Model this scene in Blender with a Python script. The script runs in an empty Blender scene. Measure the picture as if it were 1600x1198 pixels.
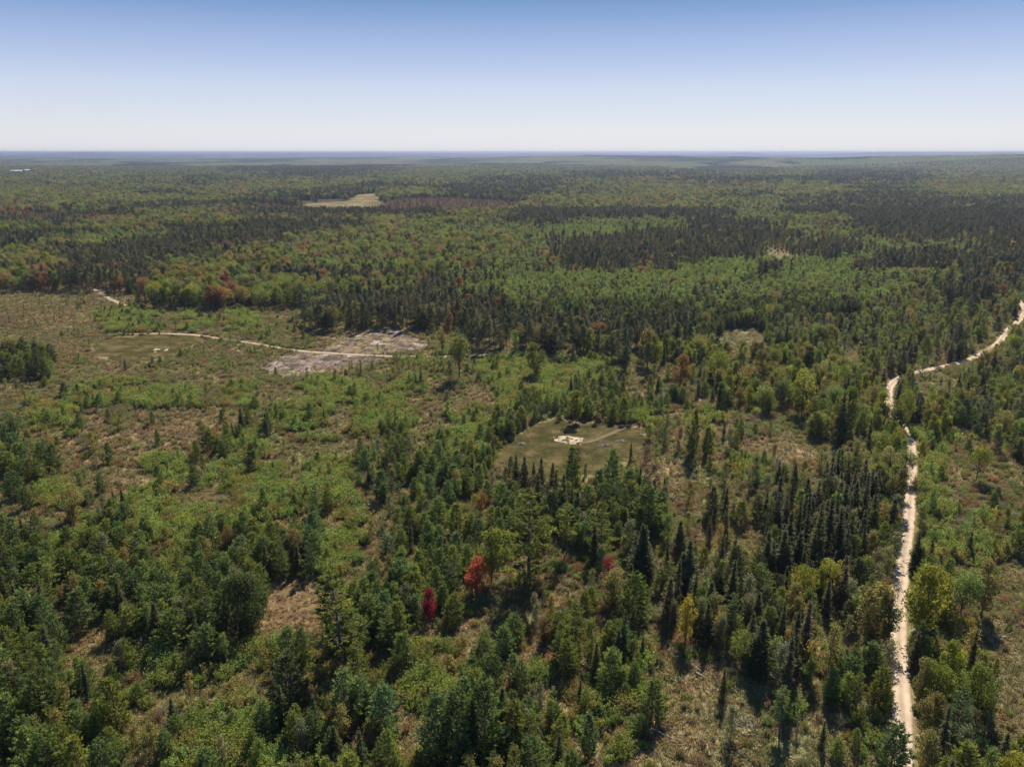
import bpy, math, random
import numpy as np
from math import radians, sin, cos, pi, tan, atan

sc = bpy.context.scene
random.seed(7)
rng = np.random.default_rng(11)

# ------------------------------------------------------------------ camera
CAM_H = 90.0
F = 1200.0                      # focal length in pixels of the 1600 px wide picture
PITCH = math.atan(361.0 / F)    # horizon at row 238
cam = bpy.data.cameras.new('camera')
cam.sensor_width = 36.0
cam.lens = 36.0 * F / 1600.0
cam.clip_start = 1.0
cam.clip_end = 200000.0
cam_o = bpy.data.objects.new('camera', cam)
cam_o.location = (0, 0, CAM_H)
cam_o.rotation_euler = (pi / 2 - PITCH, 0, 0)
sc.collection.objects.link(cam_o)
sc.camera = cam_o

# ------------------------------------------------------------------ light
SUN_AZ = radians(18.0)          # right of the view direction
SUN_EL = radians(45.0)
world = bpy.data.worlds.new('World')
sc.world = world
world.use_nodes = True
wn = world.node_tree
for n in list(wn.nodes):
    wn.nodes.remove(n)
sky = wn.nodes.new('ShaderNodeTexSky')
sky.sky_type = 'NISHITA'
sky.sun_disc = False
sky.sun_elevation = SUN_EL
sky.sun_rotation = SUN_AZ
sky.altitude = 300.0
sky.air_density = 1.0
sky.dust_density = 0.2
sky.ozone_density = 2.0
bg = wn.nodes.new('ShaderNodeBackground')
bg.inputs['Strength'].default_value = 0.11
wo = wn.nodes.new('ShaderNodeOutputWorld')
tcw = wn.nodes.new('ShaderNodeTexCoord'); sep = wn.nodes.new('ShaderNodeSeparateXYZ')
ramp = wn.nodes.new('ShaderNodeValToRGB')
wn.links.new(tcw.outputs['Generated'], sep.inputs[0]); wn.links.new(sep.outputs['Z'], ramp.inputs[0])
SKY = [(0.0, (0.68, 0.69, 0.75)), (0.028, (0.66, 0.68, 0.75)), (0.073, (0.53, 0.59, 0.75)), (0.10, (0.41, 0.49, 0.71)), (0.13, (0.295, 0.39, 0.64)), (0.155, (0.19, 0.30, 0.55)), (0.175, (0.125, 0.24, 0.47)), (0.35, (0.07, 0.18, 0.43)), (1.0, (0.04, 0.11, 0.31))]
re_ = ramp.color_ramp.elements
re_[0].position, re_[0].color = SKY[0][0], (*SKY[0][1], 1)
re_[1].position, re_[1].color = SKY[-1][0], (*SKY[-1][1], 1)
for p_, c_ in SKY[1:-1]:
    k_ = re_.new(p_); k_.color = (*c_, 1)
gain = wn.nodes.new('ShaderNodeVectorMath'); gain.operation = 'SCALE'; gain.inputs['Scale'].default_value = 0.59 / 0.11
wn.links.new(ramp.outputs[0], gain.inputs[0])
skymix = wn.nodes.new('ShaderNodeMix'); skymix.data_type = 'RGBA'; skymix.inputs['Factor'].default_value = 0.93
wn.links.new(sky.outputs[0], skymix.inputs[6]); wn.links.new(gain.outputs[0], skymix.inputs[7])
wn.links.new(skymix.outputs[2], bg.inputs['Color'])
wn.links.new(bg.outputs[0], wo.inputs['Surface'])
sun = bpy.data.lights.new('sun', 'SUN')
sun.energy = 4.8
sun.angle = radians(0.5)
sun.color = (1.0, 0.895, 0.745)
sun_o = bpy.data.objects.new('sun', sun)
sun_o.rotation_euler = (pi / 2 - SUN_EL, 0, pi - SUN_AZ)
sun_o.location = (0, 0, 150)
sc.collection.objects.link(sun_o)
sc.view_settings.view_transform = 'Standard'
sc.view_settings.look = 'None'
sc.view_settings.exposure = 0.85
sc.view_settings.gamma = 1.0
sc.render.engine = 'CYCLES'
sc.cycles.max_bounces = 6
sc.cycles.diffuse_bounces = 3
sc.cycles.transmission_bounces = 3
sc.cycles.volume_bounces = 0

# ------------------------------------------------------------------ helpers
cp, sp = cos(PITCH), sin(PITCH)

def ground(u, v):
    """pixel of the 1600x1198 picture -> point on the level ground"""
    a, b = u - 800.0, 599.0 - v
    dx, dy, dz = a, cp * F + sp * b, -sp * F + cp * b
    t = CAM_H / -dz
    return dx * t, dy * t

def project(x, y, z=0.0):
    zz = z - CAM_H
    depth = y * cp - zz * sp
    up = y * sp + zz * cp
    return 800.0 + F * x / depth, 599.0 - F * up / depth

def px_per_m(v):
    x, y = ground(800, v)
    return F / (y * cp + CAM_H * sp)

def vnoise(x, y, seed=0):
    """value noise in 0..1 for arrays"""
    x = np.asarray(x, dtype=np.float64); y = np.asarray(y, dtype=np.float64)
    xi = np.floor(x).astype(np.int64); yi = np.floor(y).astype(np.int64)
    fx = x - xi; fy = y - yi
    fx = fx * fx * (3 - 2 * fx); fy = fy * fy * (3 - 2 * fy)
    def h(a, b):
        n = (a * 374761393 + b * 668265263 + seed * 974634777) & 0xFFFFFFFF
        n = ((n ^ (n >> 13)) * 1274126177) & 0xFFFFFFFF
        n = (n ^ (n >> 16)) & 0xFFFF
        return n / 65535.0
    return (h(xi, yi) * (1 - fx) + h(xi + 1, yi) * fx) * (1 - fy) + (h(xi, yi + 1) * (1 - fx) + h(xi + 1, yi + 1) * fx) * fy

def fbm(x, y, seed=0, octv=3):
    s = 0.0; a = 0.5; t = 0.0
    for k in range(octv):
        s = s + a * vnoise(np.asarray(x) * 2 ** k, np.asarray(y) * 2 ** k, seed + k * 17)
        t += a; a *= 0.5
    return s / t

def smooth(a, b, x):
    t = np.clip((np.asarray(x, dtype=np.float64) - a) / (b - a), 0, 1)
    return t * t * (3 - 2 * t)

# far ridges: (azimuth in pixels of the picture, distance, half width across, half width along, height)
RIDGES = [(1060, 7600, 1500, 1000, 32), (880, 8200, 900, 900, 24), (1480, 5600, 1500, 520, 34), (1800, 6200, 1500, 900, 50),
          (1330, 6400, 700, 500, 14), (150, 26000, 1300, 2500, 88), (650, 24000, 5000, 2500, 40), (1160, 24000, 900, 2000, 66),
          (1390, 22000, 1700, 2500, 70), (1590, 20000, 1500, 2500, 84), (900, 21000, 2600, 2500, 40), (430, 25000, 3000, 2500, 34)]
RP = []
for u, d, wa, wl, hh in RIDGES:
    az = math.atan2(u - 800, F * cp + 361 * sp)
    RP.append((az, d, wa, wl, hh))

def terrain(x, y):
    x = np.asarray(x, dtype=np.float64); y = np.asarray(y, dtype=np.float64)
    r = np.hypot(x, y); az = np.arctan2(x, y)
    z = (fbm(x / 90.0, y / 90.0, 3, 2) - 0.5) * 1.6
    far = smooth(1800, 6000, r)
    z = z + far * (fbm(x / 1500.0, y / 900.0, 5, 3) - 0.5) * 26
    z = z + smooth(12000, 22000, r) * (2 + 10 * fbm(x / 2600.0, y / 2600.0, 9, 2))
    for a0, d, wa, wl, hh in RP:
        if d > 15000: hh = hh * 0.85
        sx = (az - a0) * r; sy = r - d
        z = z + hh * np.exp(-(sx / wa) ** 2 - (sy / wl) ** 2)
    return z

COL = sc.collection

def mesh_from(name, verts, faces_flat, nper, attrs=None, smooth_sh=False, mats=()):
    """fast mesh: verts (n,3), faces as flat index array with nper corners each"""
    me = bpy.data.meshes.new(name)
    verts = np.asarray(verts, dtype=np.float32)
    faces_flat = np.asarray(faces_flat, dtype=np.int32).ravel()
    nf = len(faces_flat) // nper
    me.vertices.add(len(verts)); me.vertices.foreach_set('co', verts.ravel())
    me.loops.add(len(faces_flat)); me.loops.foreach_set('vertex_index', faces_flat)
    me.polygons.add(nf)
    me.polygons.foreach_set('loop_start', np.arange(0, nf * nper, nper, dtype=np.int32))
    me.polygons.foreach_set('loop_total', np.full(nf, nper, dtype=np.int32))
    me.update(calc_edges=True)
    if smooth_sh:
        me.polygons.foreach_set('use_smooth', np.ones(nf, dtype=bool))
    for an, (typ, dom, dat) in (attrs or {}).items():
        at = me.attributes.new(an, typ, dom)
        key = {'FLOAT': 'value', 'INT': 'value', 'FLOAT_VECTOR': 'vector', 'FLOAT_COLOR': 'color'}[typ]
        at.data.foreach_set(key, np.asarray(dat, dtype=np.int32 if typ == 'INT' else np.float32).ravel())
    for m in mats:
        me.materials.append(m)
    return me

def link(name, me, parent=None):
    o = bpy.data.objects.new(name, me)
    COL.objects.link(o)
    if parent: o.parent = parent
    return o

def tag(o, label=None, cat=None, group=None, kind=None):
    if label: o['label'] = label
    if cat: o['category'] = cat
    if group: o['group'] = group
    if kind: o['kind'] = kind
    return o

# ------------------------------------------------------------------ materials
def new_mat(name):
    m = bpy.data.materials.new(name); m.use_nodes = True
    nt = m.node_tree
    for n in list(nt.nodes): nt.nodes.remove(n)
    return m, nt, nt.nodes.new('ShaderNodeOutputMaterial')

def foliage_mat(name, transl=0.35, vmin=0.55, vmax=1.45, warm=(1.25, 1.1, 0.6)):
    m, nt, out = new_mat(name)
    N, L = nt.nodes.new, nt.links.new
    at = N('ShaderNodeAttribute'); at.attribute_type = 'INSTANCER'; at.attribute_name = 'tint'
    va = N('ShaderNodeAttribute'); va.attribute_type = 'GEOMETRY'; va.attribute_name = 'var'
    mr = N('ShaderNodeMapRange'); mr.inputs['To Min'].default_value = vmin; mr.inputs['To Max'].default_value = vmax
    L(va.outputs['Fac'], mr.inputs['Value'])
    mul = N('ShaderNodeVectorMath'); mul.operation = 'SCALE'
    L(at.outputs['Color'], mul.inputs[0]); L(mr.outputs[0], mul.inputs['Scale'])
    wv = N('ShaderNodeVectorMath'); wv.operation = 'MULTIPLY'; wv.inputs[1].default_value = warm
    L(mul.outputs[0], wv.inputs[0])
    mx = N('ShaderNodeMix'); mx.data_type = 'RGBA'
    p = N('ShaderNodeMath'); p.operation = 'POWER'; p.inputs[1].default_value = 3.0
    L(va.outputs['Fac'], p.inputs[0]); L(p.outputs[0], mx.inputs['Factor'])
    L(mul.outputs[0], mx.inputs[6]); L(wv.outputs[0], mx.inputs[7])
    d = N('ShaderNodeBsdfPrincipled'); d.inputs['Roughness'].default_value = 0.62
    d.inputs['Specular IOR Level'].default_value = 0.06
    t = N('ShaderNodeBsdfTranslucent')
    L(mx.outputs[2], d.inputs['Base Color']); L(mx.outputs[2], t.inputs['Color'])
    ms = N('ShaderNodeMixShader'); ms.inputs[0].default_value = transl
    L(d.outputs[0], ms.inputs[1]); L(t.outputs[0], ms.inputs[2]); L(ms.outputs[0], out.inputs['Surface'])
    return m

def bark_mat(name, c1, c2, scale=2.0):
    m, nt, out = new_mat(name)
    N, L = nt.nodes.new, nt.links.new
    tc = N('ShaderNodeTexCoord'); mp = N('ShaderNodeMapping'); mp.inputs['Scale'].default_value = (4, 4, 0.7)
    no = N('ShaderNodeTexNoise'); no.inputs['Scale'].default_value = scale; no.inputs['Detail'].default_value = 4
    cr = N('ShaderNodeValToRGB'); cr.color_ramp.elements[0].color = (*c1, 1); cr.color_ramp.elements[1].color = (*c2, 1)
    cr.color_ramp.elements[0].position = 0.35; cr.color_ramp.elements[1].position = 0.65
    L(tc.outputs['Object'], mp.inputs[0]); L(mp.outputs[0], no.inputs['Vector']); L(no.outputs['Fac'], cr.inputs[0])
    d = N('ShaderNodeBsdfPrincipled'); d.inputs['Roughness'].default_value = 0.9
    L(cr.outputs[0], d.inputs['Base Color']); L(d.outputs[0], out.inputs['Surface'])
    return m

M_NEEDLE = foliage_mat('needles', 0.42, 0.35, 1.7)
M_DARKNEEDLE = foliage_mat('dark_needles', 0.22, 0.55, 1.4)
M_LEAF = foliage_mat('leaves', 0.48, 0.55, 1.5)
M_GRASS = foliage_mat('grass_blades', 0.35, 0.5, 1.5, (1.2, 1.0, 0.7))
M_BARK = bark_mat('grey_brown_bark', (0.06, 0.05, 0.042), (0.16, 0.13, 0.11))
M_REDBARK = bark_mat('red_pine_bark', (0.08, 0.055, 0.04), (0.19, 0.13, 0.095))
M_PALEBARK = bark_mat('pale_aspen_bark', (0.14, 0.13, 0.10), (0.34, 0.33, 0.28))
M_DEADWOOD = bark_mat('weathered_wood', (0.22, 0.18, 0.14), (0.48, 0.42, 0.35), 5)

# ------------------------------------------------------------------ tree meshes
class Leaves:
    """collects quads"""
    def __init__(s): s.P = []; s.V = []
    def add(s, c, a, b, var):
        """c centres (n,3); a,b half axis vectors (n,3)"""
        c = np.asarray(c); q = np.stack([c - a, c + b * 0.8, c + a, c - b * 0.8], axis=1)
        s.P.append(q.reshape(-1, 3)); s.V.append(np.asarray(var))
    def tri(s, base, tip, side, var):
        q = np.stack([base - side, base + side, tip, tip - side * 0.3], axis=1)
        s.P.append(q.reshape(-1, 3)); s.V.append(np.asarray(var))
    def mesh(s, name, mat):
        P = np.concatenate(s.P); V = np.concatenate(s.V)
        return mesh_from(name, P, np.arange(len(P)), 4, {'var': ('FLOAT', 'FACE', np.clip(V, 0, 1))}, mats=(mat,))

def unit(v):
    return v / np.maximum(np.linalg.norm(v, axis=-1, keepdims=True), 1e-6)

def rand_dirs(n, r):
    v = r.normal(size=(n, 3)); return unit(v)

class Wood:
    def __init__(s): s.P = []; s.Fc = []; s.n = 0
    def limb(s, pts, rads, k=6):
        pts = np.asarray(pts, dtype=float)
        for i, (p, r) in enumerate(zip(pts, rads)):
            d = pts[min(i + 1, len(pts) - 1)] - pts[max(i - 1, 0)]
            d = d / (np.linalg.norm(d) + 1e-9)
            u = np.cross(d, (0.13, 0.97, 0.2)); u /= np.linalg.norm(u) + 1e-9
            w = np.cross(d, u)
            for j in range(k):
                an = 2 * pi * j / k
                s.P.append(p + r * (u * cos(an) + w * sin(an)))
        for i in range(len(pts) - 1):
            for j in range(k):
                a = s.n + i * k + j; b = s.n + i * k + (j + 1) % k
                s.Fc += [a, b, b + k, a + k]
        top = s.n + (len(pts) - 1) * k
        s.Fc += [top, top + 1, top + 2, top + 3] if k >= 4 else []
        s.n += len(pts) * k
    def mesh(s, name, mat):
        return mesh_from(name, np.array(s.P), s.Fc, 4, smooth_sh=True, mats=(mat,))

def pine_young(seed, H=8.0, spread=0.27, dens=1.0, base=0.05):
    """bushy young white pine: whorls of rising branches carrying needle tufts"""
    r = np.random.default_rng(seed); L = Leaves(); W = Wood()
    lean = r.normal(size=2) * 0.012 * H
    ax = lambda z: np.array([lean[0] * (z / H) ** 2, lean[1] * (z / H) ** 2, z])
    W.limb([ax(z) for z in np.linspace(0, H * 0.97, 6)], [0.016 * H * (1 - 0.9 * t) for t in np.linspace(0, 1, 6)])
    z = base * H
    lop = r.uniform(0, 2 * pi)
    while z < H * 0.97:
        t = z / H
        R = spread * H * min(1.0, (1.08 - t) ** 0.85 * (0.55 + 1.6 * min(t, 0.28))) * 1.15
        nb = r.integers(5, 8)
        a0 = r.uniform(0, 2 * pi)
        for k in range(nb):
            an = a0 + 2 * pi * k / nb + r.normal() * 0.22
            Lb = R * r.uniform(0.62, 1.22) * (1 + 0.14 * cos(an - lop))
            rise = r.uniform(0.15, 0.5) + 0.5 * t
            out = np.array([cos(an), sin(an), 0]); sd = np.array([-sin(an), cos(an), 0])
            n = max(5, int(13 * dens * Lb / 1.6))
            s = r.uniform(0.25, 1.0, n) ** 0.75
            lat = r.normal(size=n) * 0.20 * Lb * (1.15 - s)
            c = ax(z)[None] + out[None] * (s * Lb)[:, None] + sd[None] * lat[:, None]
            c[:, 2] += rise * Lb * s ** 1.7 + r.normal(size=n) * 0.05 * H * 0.2
            bv = r.uniform(0.25, 0.75)
            for q in range(3):
                d = unit(out[None] * 0.7 + sd[None] * r.normal(size=(n, 1)) * 0.6 + r.normal(size=(n, 3)) * 0.35 + np.array([0, 0, 0.55]))
                side = unit(np.cross(d, rand_dirs(n, r))) * (0.055 + 0.03 * r.random((n, 1)))
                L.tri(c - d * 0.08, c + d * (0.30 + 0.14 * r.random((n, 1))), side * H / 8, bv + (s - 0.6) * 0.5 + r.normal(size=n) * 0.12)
            if Lb > 0.8 and r.random() < 0.5:
                W.limb([ax(z), ax(z) + out * Lb * 0.5 + np.array([0, 0, rise * Lb * 0.3]), ax(z) + out * Lb * 0.9 + np.array([0, 0, rise * Lb * 0.84])], [0.03, 0.02, 0.008], 4)
        z += H * 0.047 * r.uniform(0.8, 1.2)
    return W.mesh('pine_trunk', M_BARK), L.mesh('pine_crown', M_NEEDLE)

def pine_tall(seed, H=14.0, bare=0.25, spread=0.23):
    """mature white pine: visible trunk, level plates of foliage with gaps"""
    r = np.random.default_rng(seed); L = Leaves(); W = Wood()
    lean = r.normal(size=2) * 0.02 * H
    ax = lambda z: np.array([lean[0] * (z / H) ** 2, lean[1] * (z / H) ** 2, z])
    W.limb([ax(z) for z in np.linspace(0, H * 0.98, 8)], [0.017 * H * (1 - 0.88 * t) for t in np.linspace(0, 1, 8)], 8)
    z = bare * H
    while z < H:
        t = (z / H - bare) / (1 - bare)
        R = spread * H * (0.75 + 0.45 * min(t * 3, 1)) * (1.05 - t) ** 0.7
        nb = r.integers(4, 7); a0 = r.uniform(0, 2 * pi)
        for k in range(nb):
            if r.random() < 0.12: continue
            an = a0 + 2 * pi * k / nb + r.normal() * 0.3
            Lb = R * r.uniform(0.45, 1.3)
            rise = r.uniform(0.0, 0.18) + 0.5 * t ** 2
            out = np.array([cos(an), sin(an), 0]); sd = np.array([-sin(an), cos(an), 0])
            n = max(7, int(28 * Lb / 2.2))
            s = r.uniform(0.3, 1.0, n)
            lat = r.normal(size=n) * 0.24 * Lb * (1.2 - s)
            c = ax(z)[None] + out[None] * (s * Lb)[:, None] + sd[None] * lat[:, None]
            c[:, 2] += rise * Lb * s ** 1.5 + r.normal(size=n) * 0.08
            bv = r.uniform(0.2, 0.75)
            for q in range(3):
                d = unit(out[None] * 0.6 + sd[None] * r.normal(size=(n, 1)) * 0.7 + r.normal(size=(n, 3)) * 0.3 + np.array([0, 0, 0.35]))
                side = unit(np.cross(d, rand_dirs(n, r))) * (0.07 + 0.03 * r.random((n, 1)))
                L.tri(c - d * 0.1, c + d * (0.36 + 0.2 * r.random((n, 1))), side, bv + r.normal(size=n) * 0.15)
            W.limb([ax(z), ax(z) + out * Lb * 0.5 + np.array([0, 0, rise * Lb * 0.35]), ax(z) + out * Lb * 0.9 + np.array([0, 0, rise * Lb * 0.85])], [0.07, 0.045, 0.015], 4)
        z += H * 0.062 * r.uniform(0.75, 1.35)
    for k in range(7):        # dead stubs on the bare trunk
        an = r.uniform(0, 2 * pi); zz = r.uniform(0.1, max(bare, 0.15)) * H; Lb = r.uniform(0.4, 1.4)
        W.limb([ax(zz), ax(zz) + np.array([cos(an) * Lb, sin(an) * Lb, 0.1])], [0.035, 0.012], 4)
    return W.mesh('tall_pine_trunk', M_BARK), L.mesh('tall_pine_crown', M_NEEDLE)

def spruce(seed, H=11.0, spread=0.13, twin=False):
    r = np.random.default_rng(seed); L = Leaves(); W = Wood()
    tops = [(0.0, 0.0, H)] + ([(0.055 * H, 0.01 * H, H * 0.965)] if twin else [])
    for tx, ty, TH in tops:
        W.limb([(tx * (0.3 + 0.7 * t), ty * t, TH * t) for t in (0, 0.3, 0.6, 0.99)], [0.014 * H, 0.010 * H, 0.006 * H, 0.002 * H])
        z = 0.03 * TH
        rag = r.uniform(0.65, 1.3, 40)
        while z < TH * 0.99:
            t = z / TH
            R = spread * H * ((1.0 - t) ** 0.82 * (0.75 + 0.9 * min(t, 0.25)) + 0.012) * rag[int(t * 39)]
            nb = int(r.integers(6, 11)); a0 = r.uniform(0, 2 * pi)
            for k in range(nb):
                an = a0 + 2 * pi * k / nb + r.normal() * 0.15
                Lb = R * r.uniform(0.5, 1.4)
                out = np.array([cos(an), sin(an), 0]); sd = np.array([-sin(an), cos(an), 0])
                n = max(3, int(5 * Lb / 0.8))
                s = r.uniform(0.25, 1.0, n)
                c = np.array([tx * (0.3 + 0.7 * t), ty * t, z])[None] + out[None] * (s * Lb)[:, None] + sd[None] * (r.normal(size=n) * 0.13 * Lb)[:, None]
                c[:, 2] += -0.28 * Lb * s + 0.16 * Lb * s ** 3 + r.normal(size=n) * 0.05
                for q in range(2):
                    d = unit(out[None] + sd[None] * r.normal(size=(n, 1)) * 0.5 + r.normal(size=(n, 3)) * 0.25 + np.array([0, 0, -0.05]))
                    side = unit(np.cross(d, np.array([0, 0, 1.0]) + 0.5 * r.normal(size=(n, 3)))) * (0.06 + 0.04 * r.random((n, 1)))
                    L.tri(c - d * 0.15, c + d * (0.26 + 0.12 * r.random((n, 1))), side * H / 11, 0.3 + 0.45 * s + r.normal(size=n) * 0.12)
            z += 0.027 * H * r.uniform(0.7, 1.5)
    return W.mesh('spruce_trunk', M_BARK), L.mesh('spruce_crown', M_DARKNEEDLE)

def broadleaf(seed, H=11.0, width=0.5, base=0.18, lobes=20, nleaf=3400, shell=0.72, ls=0.17, bark=None, mat=None, droop=0.0):
    """rounded crown from many overlapping uneven leaf clusters on forked limbs"""
    r = np.random.default_rng(seed); L = Leaves(); W = Wood()
    zc = H * (base + (1 - base) * 0.52); hz = H * (1 - base) * 0.5; rx = H * width * 0.5
    W.limb([(0, 0, 0), (0.01 * H, 0, H * 0.3), (0, 0.015 * H, H * 0.6), (0, 0, H * 0.88)], [0.018 * H, 0.014 * H, 0.009 * H, 0.002 * H])
    per = int(nleaf / lobes)
    for k in range(lobes):
        an = r.uniform(0, 2 * pi); u = r.uniform(-0.95, 1.0)
        if k == 0: u = 0.95
        rr = math.sqrt(max(0.0, 1 - u * u)) * r.uniform(0.55, 1.0)
        prof = 1.0 if u > -0.3 else 0.85
        c = np.array([cos(an) * rr * rx * prof, sin(an) * rr * rx * prof, zc + u * hz * 0.82])
        lr = rx * r.uniform(0.34, 0.62); lz = lr * r.uniform(0.8, 1.4)
        n = int(per * r.uniform(0.6, 1.4))
        d = rand_dirs(n, r); rad = r.uniform(shell, 1.04, (n, 1)) ** 0.6
        p = c[None] + d * rad * np.array([lr, lr, lz]) + r.normal(size=(n, 3)) * 0.10 * lr
        p[:, 2] = np.maximum(p[:, 2] - droop * lr * r.random(n), 0.15 * H * base + 0.2)
        nrm = unit(d * 0.6 + rand_dirs(n, r) * 0.8 + np.array([0, 0, 0.35]))
        a = unit(np.cross(nrm, rand_dirs(n, r))); b = np.cross(nrm, a)
        sz = ls * r.uniform(0.6, 1.35, (n, 1))
        bv = r.uniform(0.25, 0.75)
        L.add(p, a * sz, b * sz, bv + r.normal(size=n) * 0.14)
        st = np.array([0, 0, max(0.12 * H, c[2] - abs(c[0]) - abs(c[1]) - 0.1 * H)])
        W.limb([st, (st + c) * 0.5 + np.array([0, 0, 0.02 * H]), c], [0.008 * H, 0.005 * H, 0.0015 * H], 4)
    return W.mesh('broadleaf_trunk', bark or M_BARK), L.mesh('broadleaf_crown', mat or M_LEAF)

def aspen(seed, H=8.0, width=0.30, nleaf=1300, base=0.25, ls=0.13):
    """slender young tree with an airy crown of rising twigs"""
    r = np.random.default_rng(seed); L = Leaves(); W = Wood()
    lean = r.normal(size=2) * 0.03 * H
    ax = lambda z: np.array([lean[0] * (z / H) ** 2, lean[1] * (z / H) ** 2, z])
    W.limb([ax(z) for z in np.linspace(0, H * 0.97, 6)], [0.009 * H * (1 - 0.85 * t) for t in np.linspace(0, 1, 6)], 5)
    nb = 26
    for k in range(nb):
        t = base + (1 - base) * (k + r.random()) / nb
        R = width * H * 0.55 * (0.5 + 1.3 * min((t - base) * 2, 0.5)) * (1.08 - t) ** 0.6 * r.uniform(0.5, 1.3)
        an = r.uniform(0, 2 * pi); out = np.array([cos(an), sin(an), 0.0])
        st = ax(t * H); en = st + out * R + np.array([0, 0, R * r.uniform(0.5, 1.3)])
        W.limb([st, (st + en) / 2, en], [0.0035 * H, 0.0025 * H, 0.001 * H], 3)
        n = int(nleaf / nb * r.uniform(0.6, 1.4)); s = r.uniform(0.25, 1.1, n)
        p = st[None] + (en - st)[None] * s[:, None] + r.normal(size=(n, 3)) * np.array([0.055, 0.055, 0.045]) * H * 0.8
        nrm = rand_dirs(n, r); a = unit(np.cross(nrm, rand_dirs(n, r))); b = np.cross(nrm, a)
        sz = ls * r.uniform(0.6, 1.35, (n, 1))
        L.add(p, a * sz, b * sz, r.uniform(0.3, 0.7) + r.normal(size=n) * 0.15)
    return W.mesh('aspen_trunk', M_PALEBARK), L.mesh('aspen_crown', M_LEAF)

def red_pine(seed, H=15.0, bare=0.55, spread=0.14, n0=2600):
    r = np.random.default_rng(seed); L = Leaves(); W = Wood()
    lean = r.normal(size=2) * 0.015 * H
    ax = lambda z: np.array([lean[0] * (z / H) ** 2, lean[1] * (z / H) ** 2, z])
    W.limb([ax(z) for z in np.linspace(0, H * 0.98, 6)], [0.0135 * H * (1 - 0.8 * t) for t in np.linspace(0, 1, 6)])
    nb = 24
    for k in range(nb):
        t = bare + (1 - bare) * (k + r.random()) / nb
        q = (t - bare) / (1 - bare)
        R = spread * H * (0.55 + 1.1 * min(q, 0.4)) * (1.15 - q) ** 0.6 * r.uniform(0.4, 1.25)
        an = r.uniform(0, 2 * pi); out = np.array([cos(an), sin(an), 0.0])
        st = ax(t * H); en = st + out * R + np.array([0, 0, R * r.uniform(0.1, 0.6)])
        W.limb([st, en], [0.05, 0.015], 4)
        n = int(n0 / nb * r.uniform(0.6, 1.4))
        p = en[None] - (en - st)[None] * (r.random((n, 1)) * 0.55) + r.normal(size=(n, 3)) * np.array([0.30, 0.30, 0.20]) * R
        d = unit(rand_dirs(n, r) + np.array([0, 0, 0.5])); side = unit(np.cross(d, rand_dirs(n, r))) * (0.06 + 0.035 * r.random((n, 1)))
        L.tri(p - d * 0.1, p + d * (0.28 + 0.15 * r.random((n, 1))), side, r.uniform(0.25, 0.7) + r.normal(size=n) * 0.14)
    for k in range(8):
        an = r.uniform(0, 2 * pi); zz = r.uniform(0.2, bare) * H; Lb = r.uniform(0.3, 1.1)
        W.limb([ax(zz), ax(zz) + np.array([cos(an) * Lb, sin(an) * Lb, -0.05])], [0.03, 0.01], 4)
    return W.mesh('red_pine_trunk', M_REDBARK), L.mesh('red_pine_crown', M_DARKNEEDLE)

def shrub(seed, H=2.4, width=1.0, stems=26, nleaf=800, ls=0.085):
    """clump of upright leafy stems"""
    r = np.random.default_rng(seed); L = Leaves(); W = Wood()
    for k in range(stems):
        an = r.uniform(0, 2 * pi); q = math.sqrt(r.random())
        b0 = np.array([cos(an) * q * width * 0.45, sin(an) * q * width * 0.45, 0.0])
        hh = H * r.uniform(0.5, 1.05) * (1.05 - 0.3 * q)
        en = b0 + np.array([cos(an) * q * width * 0.45 + r.normal() * 0.16, sin(an) * q * width * 0.45 + r.normal() * 0.16, hh])
        W.limb([b0, (b0 + en) / 2 + r.normal(size=3) * 0.04, en], [0.018, 0.012, 0.005], 3)
        n = int(nleaf / stems * r.uniform(0.7, 1.3)); s = r.uniform(0.12, 1.08, n)
        p = b0[None] + (en - b0)[None] * s[:, None] + r.normal(size=(n, 3)) * np.array([0.13, 0.13, 0.07]) * (width / 1.0) ** 0.5
        p[:, 2] = np.maximum(p[:, 2], 0.05)
        nrm = unit(rand_dirs(n, r) + np.array([0, 0, 0.2])); a = unit(np.cross(nrm, rand_dirs(n, r)) + np.array([0, 0, 0.5])); b = unit(np.cross(nrm, a))
        sz = ls * r.uniform(0.6, 1.4, (n, 1))
        L.add(p, a * sz * 1.5, b * sz * 0.9, r.uniform(0.3, 0.65) + (s - 0.5) * 0.2 + r.normal(size=n) * 0.13)
    return W.mesh('shrub_stems', M_BARK), L.mesh('shrub_foliage', M_LEAF)

def tuft(seed, H=0.5, n=34, w=0.5, blade=0.035, lean=0.5):
    r = np.random.default_rng(seed); L = Leaves()
    an = r.uniform(0, 2 * pi, n); q = np.sqrt(r.random(n)) * w
    b0 = np.stack([np.cos(an) * q, np.sin(an) * q, np.zeros(n) - 0.03], axis=1)
    d = unit(np.stack([r.normal(size=n) * lean, r.normal(size=n) * lean, np.ones(n)], axis=1))
    hh = H * r.uniform(0.4, 1.1, (n, 1))
    side = unit(np.cross(d, rand_dirs(n, r))) * blade * r.uniform(0.6, 1.5, (n, 1))
    L.tri(b0, b0 + d * hh, side, 0.5 + r.normal(size=n) * 0.22)
    return None, L.mesh('grass_tuft', M_GRASS)

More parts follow.
